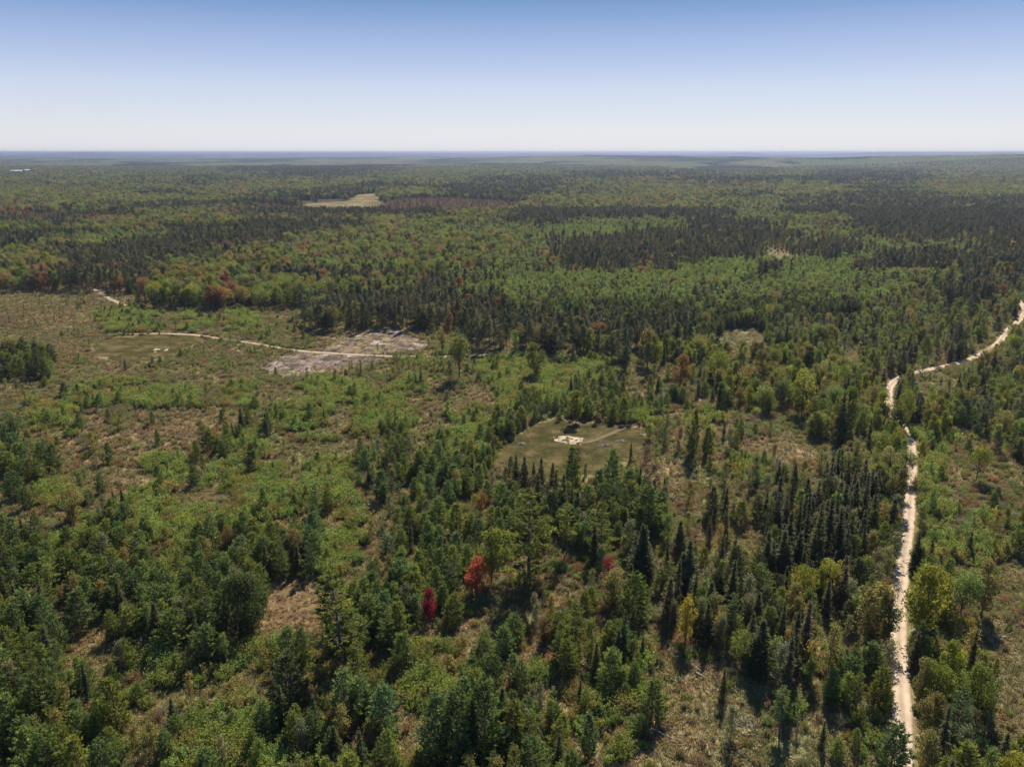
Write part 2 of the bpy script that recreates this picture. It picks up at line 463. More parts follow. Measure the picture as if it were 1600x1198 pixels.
def fern(seed, H=0.55, n=70, w=0.65, ls=0.085):
    r = np.random.default_rng(seed); L = Leaves()
    an = r.uniform(0, 2 * pi, n); q = np.sqrt(r.random(n)) * w
    p = np.stack([np.cos(an) * q, np.sin(an) * q, H * r.uniform(0.1, 1.0, n) * (1.1 - 0.5 * q / w)], axis=1)
    nrm = unit(rand_dirs(n, r) * 0.7 + np.array([0, 0, 0.8])); a = unit(np.cross(nrm, rand_dirs(n, r))); b = np.cross(nrm, a)
    sz = ls * r.uniform(0.6, 1.5, (n, 1))
    L.add(p, a * sz * 1.5, b * sz * 0.7, 0.5 + r.normal(size=n) * 0.22)
    return None, L.mesh('bracken_clump', M_GRASS)

# variants of every kind: list of (trunk mesh, crown mesh, height)
VAR = {
    'pine': [(pine_young(1), 8), (pine_young(2, spread=0.32, base=0.03), 8), (pine_young(3, spread=0.24), 8), (pine_young(4, spread=0.36, dens=1.1, base=0.02), 8),
             (pine_young(5, spread=0.21, base=0.12), 8), (pine_tall(6), 14), (pine_tall(7, bare=0.4, spread=0.2), 14), (pine_tall(8, bare=0.12, spread=0.27), 14)],
    'spruce': [(spruce(11, spread=0.155), 11), (spruce(12, spread=0.12), 11), (spruce(13, spread=0.19), 11), (spruce(14, spread=0.085), 11), (spruce(15, spread=0.235, twin=True), 11)],
    'maple': [(broadleaf(21), 11), (broadleaf(22, width=0.42, base=0.12), 11), (broadleaf(23, width=0.62, base=0.22, lobes=26, nleaf=4000), 11),
              (broadleaf(24, width=0.48, base=0.08, lobes=18), 11), (broadleaf(25, width=0.56, base=0.34, lobes=22), 11),
              (broadleaf(26, width=0.66, base=0.03, lobes=40, nleaf=8000, ls=0.19), 11), (broadleaf(27, width=0.36, base=0.12, lobes=22, nleaf=2600, ls=0.15), 11)],
    'aspen': [(aspen(31), 8), (aspen(32, width=0.24, base=0.35, nleaf=900), 8), (aspen(33, width=0.38, nleaf=1700, base=0.12), 8), (aspen(34, width=0.2, base=0.2, nleaf=650), 8),
              (aspen(35, width=0.34, nleaf=1500, base=0.05), 8)],
    'red_pine': [(red_pine(41), 15), (red_pine(42, bare=0.42, spread=0.15), 15), (red_pine(43, bare=0.62), 15), (red_pine(44, bare=0.3, spread=0.16, n0=2300), 15)],
    'shrub': [(shrub(51), 2.4), (shrub(52, width=1.6, stems=38, nleaf=1300), 2.4), (shrub(53, H=2.4, width=0.7, stems=14, nleaf=420), 2.4), (shrub(54, width=2.2, stems=54, nleaf=1900), 2.4)],
    'grass': [(tuft(61), 0.5), (tuft(62, n=50, lean=0.8), 0.5), (tuft(63, H=0.8, n=26, lean=0.3), 0.5)],
    'bracken': [(fern(64), 0.5), (fern(65, w=0.9, n=110), 0.5), (fern(66, H=0.8, w=0.5), 0.5)],
}
VAR = {k: [(m[0], m[1], h) for m, h in v] for k, v in VAR.items()}

# ------------------------------------------------------------------ where what grows
# near rows of 40 px (ground rows), 40 columns of 40 px of the photograph
NEAR = {
 440: "......BBBBBBBBdBdaaaaaaaaaaaaaakaaammddm",
 480: "....ww.w,w,,ddddddddkkkkkkkkkkkkkkmmmmmm",
 520: "....nnnn,,,,n.n..,dddddddddkhhmmmmmmmmmm",
 560: "kk,..,,,,,nn,.,,w,,wwwwwrrbbbbbbbbmmmmmm",
 600: ",,.wwwww,w..wwww.,.wwwqqqqqtbbbbbbmmmmmm",
 640: ",ww.,....,qww.ww..wqnnnnnw,w.,,.bbmmbmmm",
 680: "q,.,....qw....,q.wwnnnnnnt,tt...tmbbw,,m",
 720: "pp,...wqwww,wwqqqpqnnnnnqtttwwtttmtbw.,m",
 760: ".,wq,ww,,wwwwwtpppppsspqptttttttssmbw,.,",
 800: ".,,wqwwwwwwwpwtpppppppspppt,tsssssmmw,w,",
 840: "ppwqpqwwwpppwwtpppppt,ppq,t,ssssssspwwwq",
 880: "qpqpppwppppppwtppppt,t,s,s,qssssstmmm,w.",
 920: "p.,pppppp p...qpppppt,.tqtqsmssssmmmb,..",
 960: "pp..qqpppp..qppppppqqtqt,mqmmsmsmmmmb,t,",
 1000: "pp....wqpwwpppqpwwwppqppwt,mmmsmtmmmw,..",
 1040: "pp...qwwwwppppqqwwwppwqpw,t.wsmsmqmmbwb.",
 1080: "pppq.,qwwwppqpqqwwpppqwwww.t,mtqqtmmbwb.",
 1120: "pppp..qwwwppwqpq.wpppq,wqw.tt.,wtqmmbbm.",
 1160: "ppppqqwwqwwqwqpqq.pppq.wwqq....,qwwqmmbq",
}
NEAR = {k: (v.replace(' ', '') + v[-1] * 5)[:40] for k, v in NEAR.items()}
# far rows of 10 px (canopy rows): (right edge, letter)
FAR = {
 260: [(40,'g'),(280,'F'),(360,'g'),(600,'e'),(1040,'g'),(1260,'n'),(1600,'g')],
 270: [(400,'g'),(560,'e'),(900,'g'),(1000,'e'),(1060,'u'),(1100,'e'),(1300,'g'),(1420,'e'),(1600,'g')],
 280: [(280,'g'),(360,'e'),(700,'g'),(760,'g'),(860,'e'),(1000,'u'),(1060,'F'),(1160,'e'),(1450,'e'),(1600,'g')],
 290: [(400,'g'),(540,'B'),(700,'e'),(740,'h'),(870,'e'),(1000,'u'),(1050,'B'),(1160,'F'),(1240,'B'),(1320,'B'),(1400,'e'),(1600,'B')],
 300: [(200,'B'),(330,'e'),(400,'B'),(545,'e'),(588,'n'),(600,'R'),(700,'B'),(800,'e'),(850,'e'),(900,'a'),(1000,'u'),(1150,'B'),(1220,'e'),(1330,'B'),(1450,'e'),(1600,'B')],
 310: [(60,'F'),(400,'B'),(480,'e'),(600,'n'),(660,'u'),(830,'R'),(870,'F'),(1050,'B'),(1240,'a'),(1600,'d')],
 320: [(30,'R'),(200,'u'),(400,'d'),(470,'u'),(560,'n'),(800,'u'),(1000,'F'),(1060,'Y'),(1240,'a'),(1600,'d')],
 330: [(110,'u'),(220,'s'),(330,'B'),(400,'F'),(700,'d'),(800,'B'),(1120,'d'),(1240,'a'),(1600,'d')],
 340: [(140,'s'),(220,'R'),(380,'B'),(560,'F'),(800,'B'),(880,'d'),(1100,'a'),(1120,'d'),(1230,'a'),(1330,'B'),(1600,'d')],
 350: [(60,'B'),(110,'s'),(240,'B'),(400,'s'),(560,'d'),(700,'B'),(860,'a'),(1090,'A'),(1200,'d'),(1260,'a'),(1320,'F'),(1600,'v')],
 360: [(130,'s'),(240,'a'),(400,'s'),(500,'d'),(640,'Y'),(800,'a'),(1000,'A'),(1250,'v'),(1330,'B'),(1600,'v')],
 370: [(60,'d'),(240,'a'),(400,'u'),(440,'d'),(800,'B'),(870,'a'),(1240,'v'),(1380,'a'),(1600,'v')],
 380: [(60,'u'),(200,'B'),(290,'d'),(400,'u'),(560,'F'),(800,'B'),(860,'a'),(1180,'v'),(1260,'h'),(1340,'d'),(1520,'a'),(1600,'v')],
 390: [(80,'B'),(340,'d'),(480,'Y'),(700,'B'),(900,'a'),(1180,'d'),(1260,'h'),(1330,'d'),(1560,'A'),(1600,'v')],
 400: [(100,'Y'),(350,'d'),(500,'Y'),(640,'F'),(860,'a'),(1080,'d'),(1360,'A'),(1600,'d')],
 410: [(100,'B'),(240,'d'),(400,'B'),(560,'Y'),(780,'B'),(860,'a'),(1040,'v'),(1330,'A'),(1600,'d')],
 420: [(60,'F'),(240,'d'),(400,'Y'),(560,'B'),(680,'B'),(800,'a'),(1000,'A'),(1170,'A'),(1200,'d'),(1340,'A'),(1500,'a'),(1600,'v')],
 430: [(80,'B'),(220,'d'),(400,'Y'),(560,'d'),(620,'d'),(700,'h'),(760,'v'),(1020,'A'),(1160,'A'),(1220,'k'),(1400,'a'),(1600,'m')],
}

# tints (linear base colours of the leaves themselves)
T = {
 'blue_green': (0.150, 0.240, 0.064), 'green_pine': (0.185, 0.262, 0.052), 'dark_pine': (0.092, 0.135, 0.052), 'dull_pine': (0.215, 0.235, 0.100),
 'spruce': (0.078, 0.105, 0.038), 'grey_spruce': (0.130, 0.135, 0.060),
 'green': (0.190, 0.275, 0.058), 'fresh': (0.215, 0.345, 0.080), 'olive': (0.245, 0.255, 0.070), 'yellow_green': (0.235, 0.300, 0.042),
 'yellow': (0.48, 0.43, 0.050), 'orange': (0.36, 0.24, 0.060), 'rust': (0.26, 0.185, 0.070), 'orange_red': (0.60, 0.19, 0.075), 'crimson': (0.30, 0.035, 0.060),
 'sage': (0.255, 0.290, 0.140), 'grey_green': (0.190, 0.230, 0.100), 'brown': (0.260, 0.195, 0.095), 'purple_brown': (0.220, 0.155, 0.110),
 'tan': (0.470, 0.350, 0.170), 'straw': (0.55, 0.46, 0.22), 'russet': (0.360, 0.220, 0.105), 'lime': (0.240, 0.340, 0.060), 'dark_green': (0.125, 0.185, 0.052),
 'sea': (0.155, 0.260, 0.085), 'faded_red': (0.33, 0.115, 0.065),
}
for _k in T: T[_k] = (T[_k][0], T[_k][1] * 0.87, T[_k][2] * 1.08)
TONE = {'blue_green': 'blue-green', 'green_pine': 'mid green', 'dark_pine': 'dark green', 'dull_pine': 'dull green', 'spruce': 'blackish green', 'grey_spruce': 'grey-green',
        'green': 'mid green', 'fresh': 'fresh green', 'olive': 'olive', 'yellow_green': 'yellow-green', 'yellow': 'yellow', 'orange': 'orange', 'rust': 'rusty', 'orange_red': 'orange-red',
        'crimson': 'crimson', 'sage': 'pale sage', 'grey_green': 'grey-green', 'brown': 'brown', 'purple_brown': 'purplish brown', 'lime': 'bright green', 'dark_green': 'deep green', 'sea': 'cool green', 'faded_red': 'dull red'}

SHR = [('shrub', 1, 1.3, 2.8)]
G_W = ['green', 'fresh', 'olive', 'green', 'lime']
G_M = ['olive', 'green', 'sage', 'brown', 'grey_green', 'green', 'fresh']
# letter: list of (density per m2, kind, hmin, hmax, tints)
Z = {
 '.': [(0.075, 'shrub', 0.8, 1.9, ['olive', 'brown', 'sage', 'green']), (0.0025, 'aspen', 3, 6, ['olive', 'grey_green']), (0.0008, 'pine', 2, 4, ['green_pine'])],
 ',': [(0.22, 'shrub', 1.0, 2.3, G_M), (0.006, 'aspen', 3, 6.5, ['olive', 'green']), (0.0028, 'pine', 2.5, 5, ['blue_green', 'green_pine'])],
 'w': [(0.34, 'shrub', 1.5, 3.9, G_W), (0.008, 'aspen', 3, 6, ['green', 'fresh']), (0.006, 'pine', 3, 6, ['blue_green', 'green_pine'])],
 'q': [(0.24, 'shrub', 1.2, 2.6, G_M), (0.030, 'pine', 3.5, 8.5, ['blue_green', 'green_pine', 'blue_green']), (0.014, 'aspen', 4, 8, ['olive', 'green', 'grey_green']), (0.003, 'spruce', 5, 10, ['spruce'])],
 'p': [(0.20, 'shrub', 1.2, 2.6, ['green', 'olive', 'grey_green']), (0.078, 'pine', 4.5, 10, ['blue_green', 'green_pine', 'blue_green', 'sea']), (0.012, 'aspen', 5, 9, ['olive', 'green', 'grey_green']), (0.004, 'spruce', 6, 11, ['spruce'])],
 's': [(0.10, 'shrub', 1, 2.4, G_M), (0.036, 'spruce', 6, 14, ['spruce', 'spruce', 'grey_spruce']), (0.022, 'pine', 5, 11, ['green_pine', 'dark_pine']), (0.014, 'aspen', 5, 10, ['grey_green', 'green', 'olive'])],
 't': [(0.19, 'shrub', 0.8, 2.0, ['olive', 'brown', 'sage', 'green']), (0.016, 'aspen', 4, 9, ['olive', 'grey_green', 'green']), (0.005, 'pine', 4, 8, ['green_pine', 'blue_green']), (0.003, 'spruce', 6, 10, ['spruce'])],
 'm': [(0.20, 'shrub', 1, 2.4, G_M), (0.026, 'aspen', 5, 10, ['olive', 'green', 'grey_green', 'green']), (0.006, 'maple', 6, 10, ['green', 'olive', 'yellow_green', 'olive', 'green', 'olive']), (0.008, 'spruce', 7, 12, ['spruce', 'grey_spruce']), (0.013, 'pine', 5, 11, ['green_pine', 'dark_pine'])],
 'b': [(0.20, 'shrub', 1, 2.4, G_M), (0.020, 'maple', 6, 11.5, ['yellow_green', 'green', 'olive', 'yellow_green', 'green', 'dark_green', 'olive', 'green', 'yellow_green', 'yellow_green']), (0.016, 'aspen', 6, 10, ['olive', 'green', 'yellow_green']), (0.008, 'pine', 6, 11, ['green_pine']), (0.005, 'spruce', 7, 12, ['spruce'])],
 'B': [(0.022, 'maple', 10, 16, ['green', 'olive', 'yellow_green', 'dark_green', 'green', 'olive', 'dark_green', 'yellow_green', 'rust', 'olive', 'yellow_green', 'green', 'olive', 'yellow_green', 'green']), (0.006, 'pine', 10, 16, ['dark_pine', 'green_pine']), (0.010, 'aspen', 9, 13, ['green', 'fresh'])],
 'Y': [(0.026, 'maple', 9, 15, ['olive', 'yellow_green', 'yellow_green', 'green', 'olive', 'orange', 'olive', 'green', 'dark_green', 'green']), (0.004, 'pine', 10, 16, ['dark_pine']), (0.008, 'aspen', 9, 13, ['green', 'olive'])],
 'F': [(0.024, 'maple', 9, 15, ['olive', 'rust', 'brown', 'green', 'dark_green', 'olive', 'olive', 'green']), (0.005, 'pine', 10, 16, ['dark_pine']), (0.008, 'red_pine', 12, 16, ['dull_pine'])],
 'R': [(0.030, 'maple', 8, 13, ['rust', 'olive', 'faded_red', 'brown', 'green', 'rust', 'olive', 'brown', 'green'])],
 'd': [(0.038, 'red_pine', 12, 17, ['dull_pine', 'dark_pine', 'dull_pine']), (0.010, 'pine', 9, 15, ['dark_pine']), (0.006, 'maple', 9, 14, ['olive', 'green', 'rust']), (0.004, 'aspen', 9, 13, ['green'])],
 'e': [(0.030, 'red_pine', 12, 17, ['dark_pine', 'dull_pine']), (0.014, 'pine', 9, 15, ['dark_pine']), (0.006, 'maple', 9, 14, ['green'])],
 'v': [(0.018, 'red_pine', 11, 16, ['dull_pine', 'dull_pine', 'dark_pine']), (0.018, 'aspen', 6, 10, ['olive', 'green', 'yellow_green']), (0.005, 'maple', 7, 11, ['olive', 'brown', 'orange']), (0.04, 'shrub', 1.2, 2.8, G_M)],
 'r': [(0.015, 'red_pine', 12, 16, ['dull_pine', 'dark_pine']), (0.005, 'aspen', 6, 9, ['green']), (0.05, 'shrub', 1, 2, G_M), (0.004, 'spruce', 5, 9, ['spruce'])],
 'a': [(0.055, 'aspen', 7, 10, ['fresh', 'green', 'fresh', 'green', 'grey_green']), (0.003, 'spruce', 9, 13, ['spruce']), (0.005, 'pine', 8, 13, ['dark_pine']), (0.006, 'maple', 8, 12, ['green', 'olive'])],
 'A': [(0.075, 'aspen', 6, 8.5, ['fresh', 'fresh', 'green', 'lime']), (0.0022, 'spruce', 8, 12, ['spruce']), (0.003, 'maple', 8, 11, ['green'])],
 'k': [(0.090, 'pine', 7, 10, ['dark_pine', 'dark_pine', 'green_pine']), (0.004, 'maple', 8, 11, ['olive', 'yellow_green', 'green']), (0.006, 'aspen', 7, 10, ['green'])],
 'g': [(0.020, 'maple', 9, 14, ['green', 'olive', 'grey_green', 'dark_green']), (0.012, 'aspen', 8, 12, ['green', 'grey_green']), (0.008, 'pine', 9, 15, ['dark_pine'])],
 'u': [(0.050, 'aspen', 3.5, 6, ['purple_brown', 'brown', 'purple_brown', 'olive']), (0.006, 'spruce', 7, 11, ['grey_spruce'])],
 'h': [(0.03, 'shrub', 0.8, 1.6, ['sage', 'olive'])],
 'n': [],
}

def letter(u, v):
    """zone letter at picture position (ground rows near, canopy rows far)"""
    if v >= 440:
        rr = min(int((v - 440) // 40) * 40 + 440, 1160)
        q = NEAR[rr][min(max(int(u // 40), 0), 39)]
        if q == 'n': q = ',' if rr < 600 else 'q'   # the bare polygons are cut out separately
        return q
    rr = max(int(v // 10) * 10, 260)
    for xe, l in FAR[rr]:
        if u < xe: return l
    return FAR[rr][-1][1]

# polygons of bare ground, in picture pixels
P_CLEAR1 = [(772, 712), (790, 690), (818, 668), (845, 655), (880, 652), (915, 657), (950, 663), (985, 663), (1010, 668), (1012, 685), (1000, 705), (985, 725), (955, 742), (915, 752), (870, 750), (830, 745), (795, 728)]
P_CLEAR2 = [(140, 546), (165, 532), (190, 525), (250, 524), (310, 526), (325, 533), (300, 545), (275, 556), (240, 566), (190, 569), (155, 563)]
P_SLASH1 = [(408, 574), (440, 556), (475, 548), (520, 551), (560, 556), (605, 560), (590, 567), (540, 574), (505, 583), (470, 588), (430, 585)]
P_SLASH2 = [(500, 548), (530, 530), (570, 517), (605, 511), (632, 518), (648, 528), (672, 539), (655, 546), (620, 551), (580, 553), (540, 551)]
P_SAND = [(865, 682), (884, 680), (911, 684), (908, 695), (890, 693), (866, 688)]
P_SAND2 = [(230, 548), (262, 545), (264, 549), (245, 552), (232, 552)]
P_SAND3 = [(1086, 624), (1095, 621), (1100, 626), (1098, 632), (1088, 633)]
P_BROWN = [(408, 980), (412, 945), (422, 912), (450, 902), (500, 905), (520, 930), (520, 965), (500, 985), (470, 1002), (430, 1005)]
P_FIELD = [(468, 323), (480, 318), (540, 315), (552, 308), (572, 303), (588, 302), (592, 312), (605, 320), (580, 328), (520, 330), (470, 326)]
P_FIELD2 = [(1040, 266), (1060, 261), (1160, 261), (1200, 258), (1250, 257), (1250, 261), (1180, 266), (1100, 266)]
P_MARSH = [(380, 318), (470, 325), (530, 329), (590, 324), (625, 312), (700, 312), (830, 320), (800, 336), (700, 342), (560, 342), (420, 338)]
P_SEDGE = [(1110, 530), (1135, 516), (1175, 512), (1195, 525), (1190, 545), (1150, 548), (1120, 545)]
P_SEDGE2 = [(1250, 505), (1290, 496), (1330, 496), (1355, 505), (1330, 512), (1270, 512)]

ROAD = [(1415, 1330), (1412, 1240), (1411, 1198), (1409, 1120), (1405, 1050), (1403, 1000), (1403, 950), (1408, 900), (1412, 870), (1417, 830), (1421, 790), (1424, 740), (1424, 710), (1421, 690), (1413, 672),
        (1400, 655), (1390, 640), (1388, 620), (1391, 604), (1403, 592), (1425, 584), (1450, 578), (1480, 572), (1510, 564), (1535, 553), (1557, 538), (1568, 525), (1578, 512), (1592, 500), (1600, 488), (1598, 476), (1590, 466), (1600, 458), (1640, 450)]
TRACK_A = [(168, 523), (250, 522), (310, 525), (345, 531), (400, 538), (450, 546), (500, 550), (560, 554), (620, 557), (680, 558), (740, 556), (800, 556), (850, 560)]
TRACK_B = [(100, 447), (135, 448), (155, 457), (170, 466), (185, 473), (202, 479)]
TRACK_C = [(1062, 646), (1035, 651), (1010, 657), (985, 665), (962, 674), (940, 684), (918, 691), (905, 692)]
TRAIL_A = [(602, 762), (585, 775), (570, 795), (562, 830), (555, 860), (548, 900), (540, 930)]
TRAIL_B = [(972, 880), (985, 915), (1008, 945), (1030, 985), (1060, 1030), (1080, 1070), (1092, 1120), (1100, 1198)]
TRAIL_C = [(905, 870), (915, 910), (905, 950), (880, 970)]

def inpoly(px, py, poly):
    px = np.asarray(px); py = np.asarray(py)
    ins = np.zeros(px.shape, dtype=bool)
    n = len(poly)
    for i in range(n):
        x1, y1 = poly[i]; x2, y2 = poly[(i + 1) % n]
        c = ((y1 > py) != (y2 > py)) & (px < (x2 - x1) * (py - y1) / ((y2 - y1) if y2 != y1 else 1e-9) + x1)
        ins ^= c
    return ins

def gpoly(poly): return [ground(u, v) for u, v in poly]

def curve_pts(pts, step):
    """catmull-rom through ground points, resampled"""
    P = np.array([ground(u, v) for u, v in pts]); out = []
    for i in range(len(P) - 1):
        p0, p1, p2, p3 = P[max(i - 1, 0)], P[i], P[i + 1], P[min(i + 2, len(P) - 1)]
        n = max(2, int(np.linalg.norm(p2 - p1) / step))
        for k in range(n):
            t = k / n
            out.append(0.5 * ((2 * p1) + (-p0 + p2) * t + (2 * p0 - 5 * p1 + 4 * p2 - p3) * t * t + (-p0 + 3 * p1 - 3 * p2 + p3) * t ** 3))
    out.append(P[-1])
    return np.array(out)

LINES = [(curve_pts(ROAD, 1.5), 1.8), (curve_pts(TRACK_A, 2.0), 1.3), (curve_pts(TRACK_B, 2.0), 1.5), (curve_pts(TRACK_C, 1.5), 0.9)]
TRAILS = [(curve_pts(TRAIL_A, 2.0), 1.3), (curve_pts(TRAIL_B, 2.0), 1.8), (curve_pts(TRAIL_C, 2.0), 1.6)]
OPEN = [gpoly(p) for p in (P_CLEAR1, P_CLEAR2, P_SLASH1, P_SLASH2, P_BROWN, P_FIELD, P_SEDGE, P_SEDGE2)]
SANDY = [gpoly(p) for p in (P_SAND, P_SAND2, P_SAND3)]

def line_dist(x, y, pts):
    return np.min(np.hypot(pts[:, 0] - x, pts[:, 1] - y))

# ------------------------------------------------------------------ the ground sheet
def ring_spec():
    rs = [0.0, 12.0, 25.0]; r = 40.0
    while r < 45000: rs.append(r); r *= 1.0125
    return np.array(rs + [45000.0])
angs = []
a = -180.0
while a < 179.99:
    angs.append(a)
    a += 0.3 if -46 <= a < 46 else 4.0
angs = np.radians(np.array(angs)); rs = ring_spec()
A, R = np.meshgrid(angs, rs)
X = R * np.sin(A); Y = R * np.cos(A)
Zt = terrain(X, Y)
nr, na = R.shape
idx = np.arange(nr * na).reshape(nr, na); nx = np.roll(idx, -1, axis=1)
faces = np.stack([idx[:-1], nx[:-1], nx[1:], idx[1:]], axis=-1).reshape(-1, 4)
def ground_cover_colour(x, y):
    """colour of the herb layer: patches of tan, russet, olive, sage"""
    n1 = fbm(x / 26.0, y / 26.0, 21, 3); n2 = fbm(x / 11.0, y / 11.0, 31, 2); n3 = fbm(x / 60.0, y / 60.0, 41, 2)
    tan_, rus, oli, sag = (np.array(c) for c in ((0.260, 0.212, 0.110), (0.225, 0.168, 0.092), (0.150, 0.160, 0.058), (0.205, 0.220, 0.108)))
    c = tan_ + (rus - tan_) * smooth(0.45, 0.62, n1)[..., None]
    c = c + (oli - c) * (smooth(0.42, 0.60, n2) * 0.75)[..., None]
    c = c + (sag - c) * (smooth(0.55, 0.7, n3) * 0.5)[..., None]
    far = smooth(260, 700, np.hypot(x, y))[..., None]
    c = c + (np.array((0.185, 0.155, 0.085)) - c) * far * 0.5
    return c
gc = ground_cover_colour(X, Y)
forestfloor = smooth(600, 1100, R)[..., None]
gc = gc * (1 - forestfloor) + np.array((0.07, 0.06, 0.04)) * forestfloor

def ground_mat():
    m, nt, out = new_mat('meadow_ground')
    N, L = nt.nodes.new, nt.links.new
    at = N('ShaderNodeAttribute'); at.attribute_name = 'cover'
    tc = N('ShaderNodeTexCoord')
    n1 = N('ShaderNodeTexNoise'); n1.inputs['Scale'].default_value = 1.3; n1.inputs['Detail'].default_value = 5; n1.inputs['Roughness'].default_value = 0.7
    L(tc.outputs['Object'], n1.inputs['Vector'])
    r1 = N('ShaderNodeMapRange'); r1.inputs['From Min'].default_value = 0.3; r1.inputs['From Max'].default_value = 0.7; r1.inputs['To Min'].default_value = 0.45; r1.inputs['To Max'].default_value = 1.45
    L(n1.outputs['Fac'], r1.inputs['Value'])
    mu = N('ShaderNodeVectorMath'); mu.operation = 'SCALE'
    L(at.outputs['Color'], mu.inputs[0]); L(r1.outputs[0], mu.inputs['Scale'])
    d = N('ShaderNodeBsdfPrincipled'); d.inputs['Roughness'].default_value = 0.95; d.inputs['Specular IOR Level'].default_value = 0.0
    L(mu.outputs[0], d.inputs['Base Color'])
    b = N('ShaderNodeBump'); b.inputs['Distance'].default_value = 0.25; b.inputs['Strength'].default_value = 0.6
    L(n1.outputs['Fac'], b.inputs['Height']); L(b.outputs[0], d.inputs['Normal'])
    L(d.outputs[0], out.inputs['Surface'])
    return m
M_GROUND = ground_mat()
colr = np.concatenate([gc.reshape(-1, 3), np.ones((nr * na, 1))], axis=1)
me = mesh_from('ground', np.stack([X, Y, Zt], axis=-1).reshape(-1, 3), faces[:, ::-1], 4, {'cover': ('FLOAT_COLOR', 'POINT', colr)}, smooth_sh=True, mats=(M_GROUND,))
tag(link('ground', me), kind='structure')

def soil_mat(name, cols, scale, stretch=(1, 1, 1), bump=0.3, pos=(0.35, 0.5, 0.65), detail=6):
    m, nt, out = new_mat(name)
    N, L = nt.nodes.new, nt.links.new
    tc = N('ShaderNodeTexCoord'); mp = N('ShaderNodeMapping'); mp.inputs['Scale'].default_value = stretch
    n1 = N('ShaderNodeTexNoise'); n1.inputs['Scale'].default_value = scale; n1.inputs['Detail'].default_value = detail; n1.inputs['Roughness'].default_value = 0.68
    L(tc.outputs['Object'], mp.inputs[0]); L(mp.outputs[0], n1.inputs['Vector'])
    cr = N('ShaderNodeValToRGB'); e = cr.color_ramp.elements
    e[0].position = pos[0]; e[0].color = (*cols[0], 1); e[1].position = pos[-1]; e[1].color = (*cols[-1], 1)
    for c, p in zip(cols[1:-1], pos[1:-1]):
        k = e.new(p); k.color = (*c, 1)
    L(n1.outputs['Fac'], cr.inputs[0])
    d = N('ShaderNodeBsdfPrincipled'); d.inputs['Roughness'].default_value = 0.95; d.inputs['Specular IOR Level'].default_value = 0.0
    b = N('ShaderNodeBump'); b.inputs['Distance'].default_value = bump; b.inputs['Strength'].default_value = 0.5
    L(n1.outputs['Fac'], b.inputs['Height']); L(b.outputs[0], d.inputs['Normal'])
    L(cr.outputs[0], d.inputs['Base Color']); L(d.outputs[0], out.inputs['Surface'])
    return m

def draped_patch(name, poly, mat, cell, dz, edge=1.2, holes=0.0, seed=0):
    G = np.array(gpoly(poly)); x0, y0 = G.min(0) - 3; x1, y1 = G.max(0) + 3
    xs = np.arange(x0, x1, cell); ys = np.arange(y0, y1, cell)
    XX, YY = np.meshgrid(xs, ys)
    XX = XX + (vnoise(XX * 3.1, YY * 3.1, seed + 1) - 0.5) * cell * 0.7
    YY = YY + (vnoise(XX * 3.3, YY * 3.3, seed + 2) - 0.5) * cell * 0.7
    cx = (XX[:-1, :-1] + XX[1:, 1:]) / 2; cy = (YY[:-1, :-1] + YY[1:, 1:]) / 2
    wx = (fbm(cx / (edge * 3), cy / (edge * 3), seed + 5) - 0.5) * edge * 4
    wy = (fbm(cx / (edge * 3), cy / (edge * 3), seed + 9) - 0.5) * edge * 4
    ok = inpoly(cx + wx, cy + wy, [tuple(g) for g in G])
    if holes: ok &= fbm(cx / (cell * 4), cy / (cell * 4), seed + 13) > holes
    ii, jj = np.nonzero(ok)
    nc = XX.shape[1]; a = ii * nc + jj
    f = np.stack([a, a + 1, a + 1 + nc, a + nc], axis=1)
    used, inv = np.unique(f.ravel(), return_inverse=True)
    V = np.stack([XX.ravel(), YY.ravel(), (terrain(XX, YY) + dz).ravel()], axis=1)[used]
    me = mesh_from(name, V, inv, 4, smooth_sh=True, mats=(mat,))
    return tag(link(name, me), kind='structure')

M_MOWN = soil_mat('mown_turf', [(0.048, 0.045, 0.017), (0.074, 0.066, 0.026), (0.135, 0.100, 0.050)], 0.13, pos=(0.42, 0.51, 0.62), detail=12)
M_SLASH = soil_mat('logging_slash_soil', [(0.085, 0.066, 0.052), (0.22, 0.175, 0.150), (0.62, 0.55, 0.50)], 0.14, (1, 1.0, 1), pos=(0.40, 0.56, 0.72), detail=9)
M_SAND = soil_mat('pale_sand', [(0.20, 0.155, 0.10), (0.38, 0.31, 0.22), (0.55, 0.47, 0.36)], 0.5)
M_BROWNGRASS = soil_mat('brown_grass_mat', [(0.10, 0.070, 0.036), (0.165, 0.115, 0.060), (0.23, 0.17, 0.085)], 0.4, detail=9)
M_FIELDM = soil_mat('dry_hay_field', [(0.10, 0.095, 0.045), (0.16, 0.135, 0.07), (0.27, 0.215, 0.12)], 0.03)
M_SEDGE = soil_mat('sedge_meadow', [(0.11, 0.14, 0.06), (0.17, 0.20, 0.10), (0.22, 0.24, 0.14)], 0.2)
draped_patch('clearing', P_CLEAR1, M_MOWN, 0.6, 0.07, 3.6, seed=1)
draped_patch('clearing', P_CLEAR2, M_MOWN, 1.0, 0.08, 5.0, seed=2)
draped_patch('logged_soil', P_SLASH1, M_SLASH, 1.0, 0.08, 2.2, 0.33, seed=3)
draped_patch('logged_soil', P_SLASH2, M_SLASH, 1.0, 0.08, 2.6, 0.38, seed=4)
draped_patch('sand_patch', P_SAND, M_SAND, 0.35, 0.11, 0.15, 0.38, seed=25)
draped_patch('sand_patch', P_SAND2, M_SAND, 0.7, 0.13, 0.5, 0.52, seed=6)
draped_patch('sand_patch', P_SAND3, M_SAND, 0.6, 0.10, 0.6, seed=7)
draped_patch('brown_meadow', P_BROWN, M_BROWNGRASS, 0.7, 0.06, 1.3, seed=8)
draped_patch('hay_field', P_FIELD, M_FIELDM, 8.0, 0.5, 8, seed=9)
